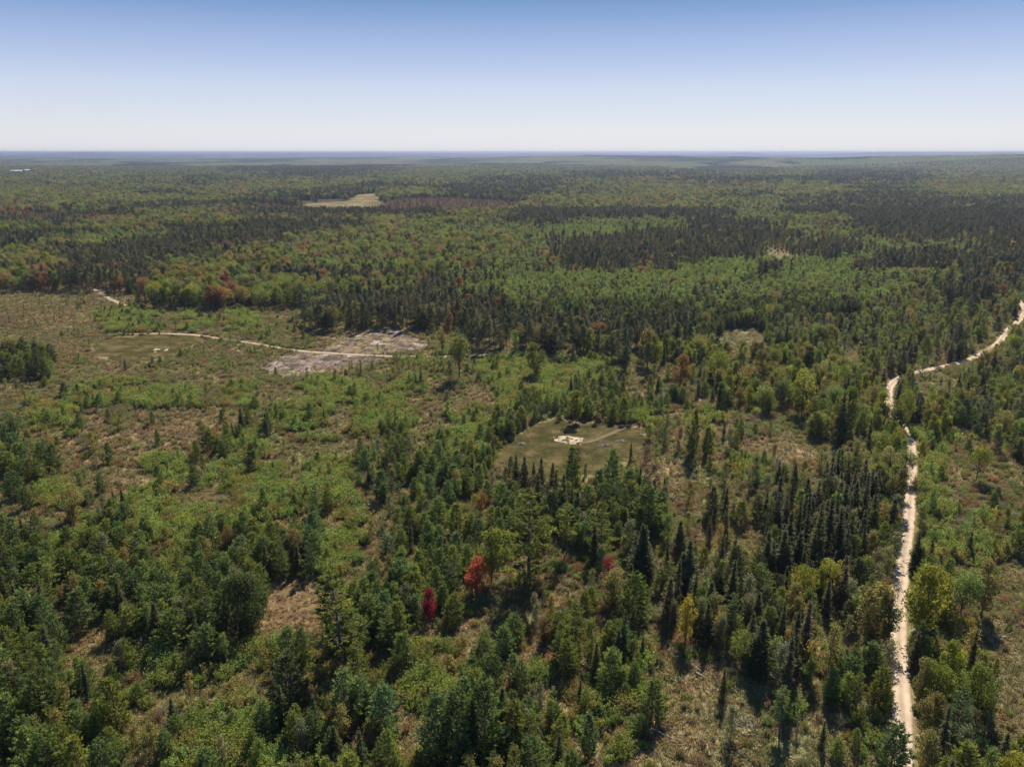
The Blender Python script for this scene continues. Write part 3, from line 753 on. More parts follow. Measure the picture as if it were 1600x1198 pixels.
draped_patch('marsh', P_FIELD2, M_FIELDM, 25.0, 1.5, 8, 0.4, seed=10)
draped_patch('sedge_meadow', P_SEDGE, M_SEDGE, 1.5, 0.08, 2.5, seed=11)
draped_patch('sedge_meadow', P_SEDGE2, M_SEDGE, 1.8, 0.08, 2.5, seed=12)

def road_mat(name, sand, dark, grass, rut=True):
    m, nt, out = new_mat(name)
    N, L = nt.nodes.new, nt.links.new
    ac = N('ShaderNodeAttribute'); ac.attribute_name = 'across'
    tc = N('ShaderNodeTexCoord')
    n1 = N('ShaderNodeTexNoise'); n1.inputs['Scale'].default_value = 1.1; n1.inputs['Detail'].default_value = 7; n1.inputs['Roughness'].default_value = 0.7
    L(tc.outputs['Object'], n1.inputs['Vector'])
    cr = N('ShaderNodeValToRGB'); e = cr.color_ramp.elements
    # across 0..1: grassy edge, rut, crown of the road, rut, grassy edge
    prof = [(0.0, grass), (0.07, dark), (0.16, sand), (0.30, tuple(c * 1.06 for c in sand)), (0.46, tuple(c * 0.76 for c in sand)), (0.56, tuple(c * 0.78 for c in sand)), (0.72, tuple(c * 1.06 for c in sand)), (0.86, sand), (0.94, dark), (1.0, grass)]
    e[0].position, e[0].color = prof[0][0], (*prof[0][1], 1)
    e[1].position, e[1].color = prof[-1][0], (*prof[-1][1], 1)
    for p, c in prof[1:-1]:
        k = e.new(p); k.color = (*c, 1)
    w = N('ShaderNodeMath'); w.operation = 'MULTIPLY_ADD'; w.inputs[1].default_value = 0.10
    s = N('ShaderNodeMath'); s.operation = 'SUBTRACT'; s.inputs[1].default_value = 0.05
    L(n1.outputs['Fac'], w.inputs[0]); L(ac.outputs['Fac'], w.inputs[2]); L(w.outputs[0], s.inputs[0]); L(s.outputs[0], cr.inputs[0])
    mr = N('ShaderNodeMapRange'); mr.inputs['From Min'].default_value = 0.3; mr.inputs['From Max'].default_value = 0.7; mr.inputs['To Min'].default_value = 0.8; mr.inputs['To Max'].default_value = 1.12
    n2 = N('ShaderNodeTexNoise'); n2.inputs['Scale'].default_value = 0.45; n2.inputs['Detail'].default_value = 8
    L(tc.outputs['Object'], n2.inputs['Vector']); L(n2.outputs['Fac'], mr.inputs['Value'])
    mu = N('ShaderNodeVectorMath'); mu.operation = 'SCALE'; L(cr.outputs[0], mu.inputs[0]); L(mr.outputs[0], mu.inputs['Scale'])
    d = N('ShaderNodeBsdfPrincipled'); d.inputs['Roughness'].default_value = 0.95; d.inputs['Specular IOR Level'].default_value = 0.0
    L(mu.outputs[0], d.inputs['Base Color'])
    b = N('ShaderNodeBump'); b.inputs['Distance'].default_value = 0.1; L(n1.outputs['Fac'], b.inputs['Height']); L(b.outputs[0], d.inputs['Normal'])
    L(d.outputs[0], out.inputs['Surface'])
    return m

def strip(name, pts, hw, mat, dz, jit=0.25, seed=0):
    t = np.gradient(pts, axis=0); t /= np.linalg.norm(t, axis=1, keepdims=True)
    nrm = np.stack([t[:, 1], -t[:, 0]], axis=1)
    s = np.arange(len(pts)) * 0.37
    K = 8
    V = []; AC = []
    for k in range(K + 1):
        f = k / K * 2 - 1
        j = (vnoise(s + k * 0.01, s * 0 + (7 if f < 0 else 19) + seed, seed) - 0.5) * 2 * jit * abs(f)
        off = f * (hw + j)
        p = pts + nrm * off[:, None]
        rutz = -0.05 * math.exp(-((abs(f) - 0.5) / 0.17) ** 2) + 0.03
        V.append(np.stack([p[:, 0], p[:, 1], terrain(p[:, 0], p[:, 1]) + dz + rutz], axis=1)); AC.append(np.full(len(pts), k / K))
    V = np.stack(V, axis=1).reshape(-1, 3); AC = np.stack(AC, axis=1).ravel()
    n = len(pts); i = np.arange(n - 1)[:, None] * (K + 1) + np.arange(K)[None]
    i = i.ravel()
    f = np.stack([i, i + 1, i + K + 2, i + K + 1], axis=1)
    me = mesh_from(name, V, f, 4, {'across': ('FLOAT', 'POINT', AC)}, smooth_sh=True, mats=(mat,))
    return tag(link(name, me), kind='structure')

M_ROAD = road_mat('sandy_road_surface', (0.50, 0.40, 0.30), (0.36, 0.27, 0.18), (0.16, 0.14, 0.07))
M_TRACK = road_mat('worn_track_surface', (0.42, 0.34, 0.24), (0.28, 0.22, 0.14), (0.15, 0.13, 0.07))
M_FAINT = road_mat('faint_track_surface', (0.17, 0.135, 0.085), (0.12, 0.095, 0.055), (0.085, 0.075, 0.035))
strip('road', LINES[0][0], 1.65, M_ROAD, 0.12, 0.12, 1)
strip('path', LINES[1][0], 1.5, M_TRACK, 0.14, 0.35, 2)
strip('path', LINES[2][0], 1.6, M_TRACK, 0.12, 0.4, 3)
strip('path', LINES[3][0], 0.95, M_FAINT, 0.14, 0.3, 4)

# ------------------------------------------------------------------ choosing every plant
ITEMS = []     # kind, x, y, height, width factor, rotation, tint name, variant, jittered tint
GRID = {}
CLEAR = []
def blocked(x, y, r, kind):
    cx, cy = int(x // 4), int(y // 4)
    for i in range(cx - 1, cx + 2):
        for j in range(cy - 1, cy + 2):
            for (qx, qy, qr, qk) in GRID.get((i, j), ()):
                if kind == 'shrub' and qk == 'shrub': m = 0.8
                elif kind == 'shrub' or qk == 'shrub': m = 0.7
                else: m = (r + qr) * 0.52
                if (qx - x) ** 2 + (qy - y) ** 2 < m * m: return True
    return False

CR = {'pine': 0.27, 'spruce': 0.13, 'maple': 0.26, 'aspen': 0.16, 'red_pine': 0.13, 'shrub': 0.45}
YOUNG = [0, 1, 2, 3, 4]
def add(kind, x, y, h, tint, var=None, wf=1.0, force=False, rot=None):
    r = CR[kind] * h
    if not force and blocked(x, y, r, kind): return False
    if var is None:
        if kind == 'pine':
            var = random.choice([1, 3, 0, 1, 3, 2]) if h < 7 else random.choice([0, 2, 3, 1, 1, 5, 7]) if h < 11 else random.choice([5, 6, 7])
        elif kind == 'spruce': var = random.choice([0, 1, 2, 0, 2])
        elif kind == 'maple': var = random.choice([0, 1, 2, 3, 4, 6, 1])
        else: var = random.randrange(len(VAR[kind]))
    j = random.uniform(0.78, 1.22)
    c = T[tint]; hu = random.uniform(-0.10, 0.10)
    col = (c[0] * j * (1 + hu), c[1] * j, c[2] * j * (1 - hu))
    ITEMS.append(dict(kind=kind, x=x, y=y, h=h, wf=wf * (random.uniform(0.75, 1.45) if kind == 'spruce' and not force else random.uniform(0.88, 1.15)), rot=random.uniform(0, 2 * pi) if rot is None else rot, tint=tint, var=var, col=col))
    GRID.setdefault((int(x // 4), int(y // 4)), []).append((x, y, r, kind))
    return True

def hand(kind, u, vtop, vbase, tint, var=None, wf=1.0, mark=None):
    if kind == 'maple' and u > 1000: wf *= 0.8
    x, y = ground(u, vbase)
    # height such that the top projects to vtop
    lo, hi = 0.5, 40
    for _ in range(30):
        m = (lo + hi) / 2
        if project(x, y, m)[1] > vtop: lo = m
        else: hi = m
    add(kind, x, y, lo, tint, var, wf, force=True)
    if mark:
        ITEMS[-1]['mark'] = mark; CLEAR.append((x, y, CR[kind] * lo * wf * 1.15 + 1.0))

# trees one can point at, (u, top row, foot row) read off the photograph
HAND = [
 ('spruce', 1000, 820, 912, 'spruce', 4, 1.0, 'broad twin-topped blackish spruce standing on its own above the skid trail'),
 ('spruce', 1040, 846, 910, 'spruce', 1), ('spruce', 1057, 876, 958, 'spruce', 3), ('spruce', 1128, 1043, 1098, 'spruce', 0), ('spruce', 931, 1004, 1056, 'spruce', 2),
 ('spruce', 1003, 994, 1034, 'spruce', 0), ('spruce', 417, 645, 683, 'spruce', 2), ('spruce', 507, 636, 660, 'spruce', 0), ('spruce', 576, 729, 758, 'spruce', 2),
 ('spruce', 683, 778, 813, 'spruce', 2), ('spruce', 427, 717, 739, 'spruce', 0), ('spruce', 845, 716, 782, 'spruce', 2), ('spruce', 880, 742, 800, 'spruce', 2), ('spruce', 868, 735, 790, 'spruce', 0),
 ('spruce', 985, 692, 722, 'spruce', 1), ('spruce', 999, 730, 775, 'spruce', 3), ('spruce', 1310, 610, 697, 'spruce', 0), ('spruce', 1283, 607, 642, 'spruce', 0),
 ('spruce', 1132, 762, 815, 'spruce', 1), ('spruce', 1242, 780, 870, 'spruce', 1), ('spruce', 1256, 777, 862, 'spruce', 3), ('spruce', 1288, 777, 880, 'spruce', 1), ('spruce', 1303, 795, 890, 'spruce', 1),
 ('spruce', 1272, 785, 895, 'spruce', 0), ('spruce', 1228, 800, 885, 'spruce', 1), ('spruce', 1315, 825, 905, 'spruce', 0), ('spruce', 1345, 740, 832, 'grey_spruce', 1), ('spruce', 1512, 832, 870, 'spruce', 2),
 ('spruce', 68, 945, 992, 'spruce', 0), ('spruce', 351, 907, 935, 'spruce', 1), ('spruce', 473, 970, 1004, 'spruce', 0), ('spruce', 494, 1085, 1155, 'spruce', 2), ('spruce', 566, 1140, 1215, 'spruce', 2),
 ('spruce', 739, 1093, 1190, 'spruce', 2), ('spruce', 873, 1145, 1215, 'spruce', 2), ('spruce', 109, 830, 850, 'spruce', 3), ('spruce', 62, 860, 885, 'spruce', 1), ('spruce', 163, 480, 0, 'spruce', 0),
 ('spruce', 139, 444, 460, 'spruce', 2), ('spruce', 235, 565, 580, 'spruce', 2), ('spruce', 197, 560, 580, 'spruce', 2), ('spruce', 658, 570, 602, 'spruce', 0), ('spruce', 650, 583, 604, 'spruce', 2),
 ('spruce', 895, 540, 568, 'spruce', 2), ('spruce', 1560, 1145, 1215, 'spruce', 2), ('spruce', 1236, 955, 1060, 'spruce', 3), ('spruce', 1226, 995, 1100, 'grey_spruce', 1), ('spruce', 1255, 940, 1030, 'grey_spruce', 1),
 ('spruce', 1283, 1125, 1170, 'spruce', 0), ('spruce', 1158, 760, 0, 'spruce', 0),
 ('spruce', 1173, 1000, 1060, 'spruce', 1), ('spruce', 906, 1060, 1100, 'spruce', 0), ('spruce', 235, 810, 845, 'spruce', 2), ('spruce', 1455, 948, 1000, 'spruce', 1),
 ('pine', 535, 898, 1042, 'green_pine', 5, 1.05, 'tall layered pine with long bare lower trunk at the brown grass patch'),
 ('pine', 826, 765, 908, 'green_pine', 7, 1.05, 'tall feathery pine with tiered branches above the grey brush'),
 ('pine', 988, 895, 975, 'green_pine', 0), ('pine', 1012, 762, 838, 'blue_green', 1), ('pine', 695, 870, 915, 'sea', 0), ('pine', 540, 1043, 1125, 'sea', 0), ('pine', 562, 1000, 1080, 'green_pine', 6),
 ('pine', 758, 1060, 1180, 'blue_green', 1, 0.85), ('pine', 715, 1075, 1180, 'blue_green', 1), ('pine', 828, 1150, 1230, 'blue_green', 3), ('pine', 185, 1062, 1145, 'green_pine', 2), ('pine', 80, 1138, 1220, 'green_pine', 3),
 ('pine', 75, 1045, 1140, 'blue_green', 3), ('pine', 22, 1090, 1170, 'blue_green', 1), ('pine', 178, 950, 1000, 'green_pine', 0), ('pine', 130, 920, 985, 'blue_green', 1), ('pine', 275, 950, 1015, 'blue_green', 3), ('pine', 330, 975, 1035, 'blue_green', 1),
 ('pine', 920, 1113, 1185, 'sea', 4), ('pine', 1018, 1062, 1125, 'blue_green', 1), ('pine', 1217, 1075, 1150, 'sea', 6), ('pine', 1335, 1053, 1120, 'green_pine', 6), ('pine', 1388, 1130, 1220, 'sea', 0), ('pine', 1487, 1075, 1165, 'sea', 7),
 ('pine', 357, 655, 697, 'blue_green', 2), ('pine', 375, 661, 684, 'blue_green', 0), ('pine', 247, 725, 749, 'blue_green', 1), ('pine', 304, 724, 757, 'blue_green', 1), ('pine', 317, 709, 732, 'blue_green', 2),
 ('pine', 485, 627, 660, 'blue_green', 1), ('pine', 563, 681, 724, 'blue_green', 2), ('pine', 604, 711, 746, 'dark_pine', 3), ('pine', 655, 703, 747, 'blue_green', 1), ('pine', 88, 692, 738, 'blue_green', 1),
 ('pine', 25, 735, 780, 'blue_green', 3), ('pine', 43, 758, 795, 'blue_green', 0), ('pine', 10, 843, 895, 'blue_green', 1), ('pine', 102, 598, 620, 'dark_pine', 1), ('pine', 125, 642, 674, 'green_pine', 2), ('pine', 170, 639, 658, 'green_pine', 1),
 ('pine', 170, 690, 722, 'blue_green', 2), ('pine', 240, 641, 665, 'green_pine', 4), ('pine', 247, 670, 695, 'green_pine', 4), ('pine', 347, 640, 661, 'dark_pine', 2), ('pine', 780, 640, 675, 'dark_pine', 2), ('pine', 725, 645, 668, 'blue_green', 2),
 ('pine', 765, 655, 678, 'blue_green', 4), ('pine', 393, 690, 720, 'dark_pine', 1), ('pine', 392, 712, 740, 'dark_pine', 1), ('pine', 1104, 668, 715, 'green_pine', 4), ('pine', 1037, 665, 700, 'blue_green', 7), ('pine', 1083, 640, 718, 'green_pine', 4, 0.7),
 ('pine', 956, 700, 760, 'blue_green', 0), ('pine', 935, 735, 790, 'blue_green', 1), ('pine', 982, 735, 790, 'blue_green', 1), ('pine', 893, 700, 770, 'green_pine', 2), ('pine', 860, 770, 830, 'dark_pine', 1), ('pine', 938, 800, 880, 'green_pine', 7),
 ('pine', 885, 790, 875, 'green_pine', 6), ('pine', 415, 760, 800, 'blue_green', 2), ('pine', 315, 815, 860, 'blue_green', 1), ('pine', 333, 800, 862, 'blue_green', 0), ('pine', 372, 812, 845, 'blue_green', 1), ('pine', 150, 850, 895, 'dark_pine', 3),
 ('pine', 490, 800, 850, 'sea', 1), ('pine', 1140, 930, 1000, 'sea', 6), ('pine', 900, 940, 1010, 'green_pine', 7), ('pine', 455, 1020, 1110, 'dark_pine', 1), ('pine', 600, 1070, 1140, 'sea', 1), ('pine', 680, 1085, 1190, 'sea', 2),
 ('pine', 1110, 760, 0, 'dark_pine', 4), ('pine', 1110, 762, 818, 'dark_pine', 4), ('pine', 805, 960, 1005, 'blue_green', 3), ('pine', 1240, 730, 760, 'green_pine', 4), ('pine', 1455, 400, 0, 'dark_pine', 5), ('pine', 1515, 455, 500, 'dark_pine', 5),
 ('pine', 1490, 510, 556, 'dark_pine', 6), ('pine', 1328, 500, 530, 'dark_pine', 7), ('pine', 1355, 455, 480, 'dark_pine', 7), ('pine', 1365, 560, 605, 'dark_pine', 2), ('pine', 843, 550, 0, 'green_pine', 0),
 ('pine', 1552, 1030, 1060, 'green_pine', 4),
 ('maple', 718, 527, 594, 'green', 4, 0.95, 'lone dome-crowned leafy tree beside the sandy track'),
 ('maple', 836, 537, 592, 'yellow_green', 1, 0.9, 'yellowish upright leafy tree at the right end of the sandy track'),
 ('maple', 691, 512, 552, 'olive', 6), ('maple', 900, 611, 660, 'yellow_green', 1), ('maple', 387, 900, 988, 'dark_green', 5, 0.85, 'big round dark green tree left of the brown grass patch'),
 ('maple', 673, 922, 978, 'crimson', 0, 0.7, 'crimson young maple below and left of the orange-red one'),
 ('maple', 745, 870, 935, 'orange_red', 6, 1.2, 'orange-red narrow maple in the middle of the young pines'),
 ('maple', 951, 872, 910, 'crimson', 6, 1.0, 'small crimson maple left of the twin-topped spruce'),
 ('maple', 958, 890, 950, 'olive', 3), ('maple', 768, 832, 915, 'yellow_green', 0, 1.0, 'yellow-green broad tree just above the orange-red maple'), ('maple', 752, 766, 805, 'orange', 6), ('maple', 1070, 930, 1010, 'yellow', 6, 0.9, 'bright yellow sapling right of the skid trail'),
 ('maple', 1437, 890, 1005, 'yellow_green', 0, 1.0, 'large yellow-green maple close to the right edge of the sand road'), ('maple', 1250, 888, 945, 'yellow_green', 2), ('maple', 1305, 878, 930, 'yellow', 6), ('maple', 115, 757, 815, 'olive', 3),
 ('maple', 30, 643, 704, 'dark_green', 3), ('maple', 207, 812, 845, 'yellow_green', 4), ('maple', 338, 668, 692, 'orange', 6), ('maple', 357, 818, 858, 'rust', 6), ('maple', 460, 828, 872, 'rust', 3), ('maple', 58, 920, 965, 'brown', 3),
 ('maple', 850, 962, 1012, 'rust', 6), ('maple', 1012, 515, 572, 'olive', 0), ('maple', 1022, 522, 578, 'yellow_green', 1), ('maple', 1062, 556, 612, 'orange', 0, 1.0, 'orange-topped maple at the edge of the tall pines'), ('maple', 1042, 516, 560, 'green', 1), ('maple', 1120, 546, 602, 'yellow_green', 2),
 ('maple', 1138, 575, 622, 'yellow_green', 1), ('maple', 1187, 548, 605, 'olive', 0), ('maple', 1240, 560, 622, 'yellow_green', 1), ('maple', 1252, 578, 650, 'yellow_green', 3), ('maple', 1318, 606, 690, 'yellow_green', 1), ('maple', 1375, 612, 665, 'yellow_green', 0),
 ('maple', 1408, 610, 672, 'yellow_green', 3), ('maple', 1400, 668, 720, 'yellow_green', 3), ('maple', 1398, 735, 800, 'olive', 1), ('maple', 1522, 1045, 1125, 'yellow_green', 0), ('maple', 1437, 1033, 1100, 'olive', 3), ('maple', 1450, 1085, 1155, 'olive', 1), ('maple', 1440, 1148, 1220, 'olive', 0),
 ('maple', 1532, 880, 965, 'olive', 1), ('maple', 1525, 700, 752, 'yellow_green', 4), ('maple', 250, 440, 480, 'yellow_green', 2), ('maple', 266, 440, 482, 'yellow_green', 1), ('maple', 330, 430, 474, 'yellow_green', 0), ('maple', 300, 435, 476, 'olive', 1), ('maple', 228, 438, 468, 'olive', 0),
 ('maple', 353, 430, 466, 'crimson', 1), ('maple', 365, 436, 468, 'dark_green', 0), ('maple', 717, 433, 468, 'rust', 0), ('maple', 40, 410, 445, 'yellow_green', 0), ('maple', 68, 412, 447, 'rust', 2), ('maple', 185, 413, 447, 'brown', 1), ('maple', 97, 402, 440, 'olive', 2),
 ('maple', 1383, 925, 1010, 'dark_green', 6), ('maple', 1385, 700, 760, 'olive', 3), ('maple', 1485, 660, 0, 'olive', 1), ('maple', 180, 895, 0, 'olive', 1), ('maple', 345, 890, 0, 'olive', 1), ('maple', 1375, 1045, 1095, 'lime', 6), ('maple', 862, 1175, 0, 'olive', 1),
 ('aspen', 622, 548, 590, 'olive', 3), ('aspen', 648, 560, 598, 'olive', 3), ('aspen', 703, 565, 600, 'grey_green', 3), ('aspen', 1180, 715, 760, 'grey_green', 1), ('aspen', 1110, 870, 0, 'olive', 0), ('aspen', 1330, 800, 850, 'grey_green', 1), ('aspen', 1168, 905, 970, 'grey_green', 2),
 ('aspen', 1290, 980, 1070, 'olive', 1), ('aspen', 1366, 915, 1000, 'olive', 2), ('aspen', 1350, 925, 1010, 'olive', 0), ('aspen', 1010, 700, 745, 'brown', 2), ('aspen', 1075, 665, 712, 'olive', 2), ('aspen', 1060, 668, 705, 'brown', 2), ('aspen', 318, 655, 705, 'olive', 2),
 ('aspen', 914, 725, 760, 'green', 1), ('aspen', 903, 700, 750, 'brown', 0),
]
for hrow in HAND:
    if hrow[3] == 0: continue
    k, u, vt, vb, ti = hrow[:5]
    va = hrow[5] if len(hrow) > 5 else None
    wf = hrow[6] if len(hrow) > 6 else 1.0
    hand(k, u, vt, vb, ti, va, wf, hrow[7] if len(hrow) > 7 else None)

ROADPTS = LINES[0][0]
def bare(x, y, u, v, r):
    for pts, hw in LINES:
        if line_dist(x, y, pts) < hw + r: return True
    return False

VIS = []
for a_, b_, st in (((1391, 602), (1388, 652), 0.55), ((1421, 690), (1411, 1198), 0.75), ((1448, 579), (1510, 563), 0.3), ((1510, 563), (1572, 518), 0.3), ((1588, 503), (1600, 486), 1.0)):
    for k in range(24):
        t = k / 23; VIS.append((a_[0] + (b_[0] - a_[0]) * t, a_[1] + (b_[1] - a_[1]) * t, st))
VIS += [(1423, 720, .5), (1424, 740, .5), (1424, 760, .5), (1421, 790, .5), (1404, 950, .5), (1403, 1000, .5), (1403, 975, .5), (1405, 1050, .5)]
VIS += [(u_, v_, 0.9) for u_ in range(425, 520, 8) for v_ in range(915, 985, 14)]
def hides_road(x, y, h, r):
    if y > 520: return False
    u0, v0 = project(x, y, 0); u1, v1 = project(x, y, h * 0.95); pw = r * F / (y * cp + CAM_H * sp)
    for ur, vr, st in VIS:
        if abs(u0 - ur) < pw * st + 2 and v1 < vr + 2 and v0 > vr - 2: return True
    return False
cell = 1.5
def wedge(ymin, ymax, margin, step, seed):
    """jittered points of the ground inside the view wedge, plus a margin"""
    rg = np.random.default_rng(seed)
    ys = np.arange(ymin, ymax, step); out = []
    for y in ys:
        hw = y * 0.72 * 1.03 + margin
        xs = np.arange(-hw, hw, step)
        out.append(np.stack([xs, np.full(len(xs), y)], axis=1))
    P = np.concatenate(out); P = P + (rg.random(P.shape) - 0.5) * step
    return P

def grow(P, area, near):
    pu, pv = project(P[:, 0], P[:, 1], 0.0)
    wob_u = (fbm(P[:, 0] / 9.0, P[:, 1] / 9.0, 71, 2) - 0.5)
    wob_v = (fbm(P[:, 0] / 9.0, P[:, 1] / 9.0, 83, 2) - 0.5)
    big = fbm(P[:, 0] / 16.0, P[:, 1] / 16.0, 95, 2)
    depth = P[:, 1] * cp + CAM_H * sp
    ppm = F / depth
    rnd = np.random.default_rng(5).random((len(P), 6))
    inopen = np.zeros(len(P), dtype=bool)
    for g in OPEN: inopen |= inpoly(P[:, 0], P[:, 1], g)
    for i in range(len(P)):
        x, y = P[i]; u, v = pu[i], pv[i]
        if inopen[i]: continue
        if near:
            l = letter(u + wob_u[i] * 70, max(441, v + wob_v[i] * (46 if v > 600 else 18)))
        else:
            l = letter(u + wob_u[i] * 110, v - 9.0 * ppm[i] * 0.8 + wob_v[i] * 16)
        tab = Z[l]
        q = rnd[i, 0]
        # clumping: openings and thickets
        cl = 1.0 if l in 'dkaABgYFReuv' else 0.35 + 1.5 * smooth(0.32, 0.62, big[i])
        acc = 0.0
        for dens, kind, h0, h1, tn in reversed(tab):
            acc += dens * area * cl
            if q < acc:
                h = h0 + (h1 - h0) * (rnd[i, 1] * 0.6 + 0.4 * big[i])
                r = CR[kind] * h
                if y < 760 and (v > 430) and bare(x, y, u, v, 0.35 * r if kind != 'shrub' else 0.8): break
                if near and y < 330 and kind != 'shrub':
                    skip = False
                    for pts, hw in TRAILS:
                        if line_dist(x, y, pts) < hw + 0.3 * r: skip = True
                    if skip: break
                if kind != 'shrub' and any((x - qx) ** 2 + (y - qy + 0.6 * qr) ** 2 < qr * qr * 1.4 for qx, qy, qr in CLEAR): break
                if near and kind != 'shrub' and hides_road(x, y, h, r): break
                ti = tn[int((rnd[i, 2] * 0.65 + 0.35 * (wob_u[i] + 0.5)) * len(tn)) % len(tn)] if l in 'w,.qptm' else tn[int(rnd[i, 2] * len(tn)) % len(tn)]
                add(kind, x, y, h, ti)
                break

grow(wedge(70, 452, 14, 1.45, 1), 1.45 ** 2, True)
grow(wedge(452, 1150, 20, 2.8, 2), 2.8 ** 2, False)
NEARN = len(ITEMS)

# far woods go straight to stuff: arrays
def grow_far(y0, y1, step, scale, seed):
    P = wedge(y0, y1, 60, step, seed); area = step * step
    pu, pv = project(P[:, 0], P[:, 1], terrain(P[:, 0], P[:, 1]) * 0.0)
    wu = (fbm(P[:, 0] / 60.0, P[:, 1] / 60.0, 171, 2) - 0.5); wv = (fbm(P[:, 0] / 60.0, P[:, 1] / 60.0, 183, 2) - 0.5)
    ppm = F / (P[:, 1] * cp + CAM_H * sp)
    rnd = np.random.default_rng(seed).random((len(P), 5))
    inopen = np.zeros(len(P), dtype=bool)
    inmarsh = inpoly(P[:, 0], P[:, 1], gpoly(P_MARSH))
    for g in (gpoly(P_FIELD), gpoly(P_FIELD2)): inopen |= inpoly(P[:, 0], P[:, 1], g)
    for i in range(len(P)):
        if inopen[i]: continue
        x, y = P[i]
        l = letter(pu[i] + wu[i] * 170, pv[i] - 9 * ppm[i] * 0.8 + wv[i] * 15)
        if rnd[i, 4] < 0.22 and l not in 'nh': l = 'gBgaB'[int(rnd[i, 4] / 0.22 * 5) % 5]
        if inmarsh[i]: l = 'u'
        tab = Z[l]; tot = sum(t[0] for t in tab if t[1] != 'shrub')
        if tot <= 0: continue
        # closed canopy: normalise the density
        q = rnd[i, 0] * max(tot, 0.03) * 1.04
        acc = 0
        for dens, kind, h0, h1, tn in tab:
            if kind == 'shrub': continue
            acc += dens
            if q < acc:
                h = (h0 + (h1 - h0) * rnd[i, 1]) * scale
                c = T[tn[int(rnd[i, 2] * len(tn))]]; j = 0.75 + 0.5 * rnd[i, 3]
                ITEMS.append(dict(kind=kind, x=x, y=y, h=h, wf=(1.45 if kind == 'aspen' else 1.12) * scale ** 0.3, rot=rnd[i, 4] * 6.28, tint='', var=int(rnd[i, 4] * 97) % len(VAR[kind]) if kind != 'maple' else (0, 1, 2, 3, 4)[int(rnd[i, 4] * 97) % 5], col=(c[0] * j, c[1] * j, c[2] * j)))
                break
grow_far(1150, 2000, 5.6, 1.0, 31)
grow_far(2000, 4600, 9.0, 1.3, 32)

# ------------------------------------------------------------------ individuals and stuff
for it in ITEMS: it['d'] = math.hypot(it['x'], it['y'])
XYZ = np.array([(it['x'], it['y']) for it in ITEMS]); TZ = terrain(XYZ[:, 0], XYZ[:, 1])
for it, z in zip(ITEMS, TZ): it['z'] = float(z) - 0.05
CAPS = {'pine': 300, 'spruce': 300, 'maple': 300, 'aspen': 300, 'red_pine': 300, 'shrub': 300}
NAME = {'pine': 'pine_tree', 'spruce': 'spruce_tree', 'maple': 'leafy_tree', 'aspen': 'young_aspen', 'red_pine': 'tall_pine_tree', 'shrub': 'shrub'}
CAT = {'pine': 'pine tree', 'spruce': 'spruce tree', 'maple': 'leafy tree', 'aspen': 'aspen tree', 'red_pine': 'tall pine', 'shrub': 'shrub'}
GROUP = {'pine': 'young white pines of the regrowth', 'spruce': 'dark pointed spruces', 'maple': 'round-crowned leafy trees', 'aspen': 'slender young aspens', 'red_pine': 'tall bare-stemmed pines of the old forest', 'shrub': 'leafy shrubs of the thicket'}
NOUN = {'pine': 'pine', 'spruce': 'spruce', 'maple': 'leafy tree', 'aspen': 'aspen', 'red_pine': 'tall pine', 'shrub': 'shrub'}
PARTS = {'shrub': ('stem', 'foliage')}
LAND = [('crimson young maple', 673, 938), ('orange-red maple', 745, 897), ('twin-topped spruce', 1000, 870), ('tall pine by brown patch', 535, 950), ('brown grass patch', 460, 950), ('big round dark tree', 385, 940),
        ('bright yellow sapling', 1072, 950), ('leaning dead trunk', 845, 1130), ('tiered feathery pine', 826, 825), ('sand square in clearing', 888, 688), ('left corner of clearing', 780, 700), ('large roadside maple', 1437, 945),
        ('road bend', 1420, 690), ('shadow band on road', 1410, 865), ('lone dome tree', 718, 560), ('orange-topped maple', 1062, 580), ('plantation corner at left edge', 80, 575), ('bare logged soil', 500, 568),
        ('bottom left corner', 0, 1198), ('bottom right corner', 1600, 1198), ('road foot at bottom edge', 1411, 1198), ('bare log at lower left', 232, 1020), ('bare log among left shadows', 104, 997), ('sand spot above clearing', 1093, 627),
        ('far road curve', 1560, 535), ('hidden road gap', 1391, 600), ('snags right of road', 1465, 900), ('mown ground at left', 230, 550), ('mid left edge', 0, 800), ('mid right edge', 1600, 800), ('tilted skid trail top', 600, 765),
        ('skid trail foot', 545, 920), ('white stones on skid trail', 1085, 1045), ('middle of bottom edge', 800, 1198), ('bottom edge quarter left', 400, 1198), ('bottom edge quarter right', 1150, 1198), ('spruce stand centre', 1270, 840), ('sedge opening', 1155, 530),
        ('small track bend at left', 165, 462), ('pale stones at right', 1563, 1000), ('brush heap above meadow', 1138, 658), ('green thicket right of clearing', 1170, 740), ('right end of sandy track', 850, 560), ('forest corner at left', 200, 445)]
DIRS = ['right of', 'above right of', 'above', 'above left of', 'left of', 'below left of', 'below', 'below right of']
ORD = ['nearest', 'second', 'third', 'fourth', 'fifth', 'sixth', 'seventh', 'eighth', 'ninth', 'tenth', 'eleventh', 'twelfth', 'thirteenth', 'fourteenth', 'fifteenth', 'sixteenth', 'seventeenth', 'eighteenth', 'nineteenth', 'twentieth']

def inframe(it):
    u0, v0 = project(it['x'], it['y'], it['z']); u1, v1 = project(it['x'], it['y'], it['z'] + it['h'])
    return -10 < u0 < 1610 and v1 < 1195 and v0 > 240

def scale_of(it):
    s = it['h'] / VAR[it['kind']][it['var']][2]
    return s * it['wf'], s

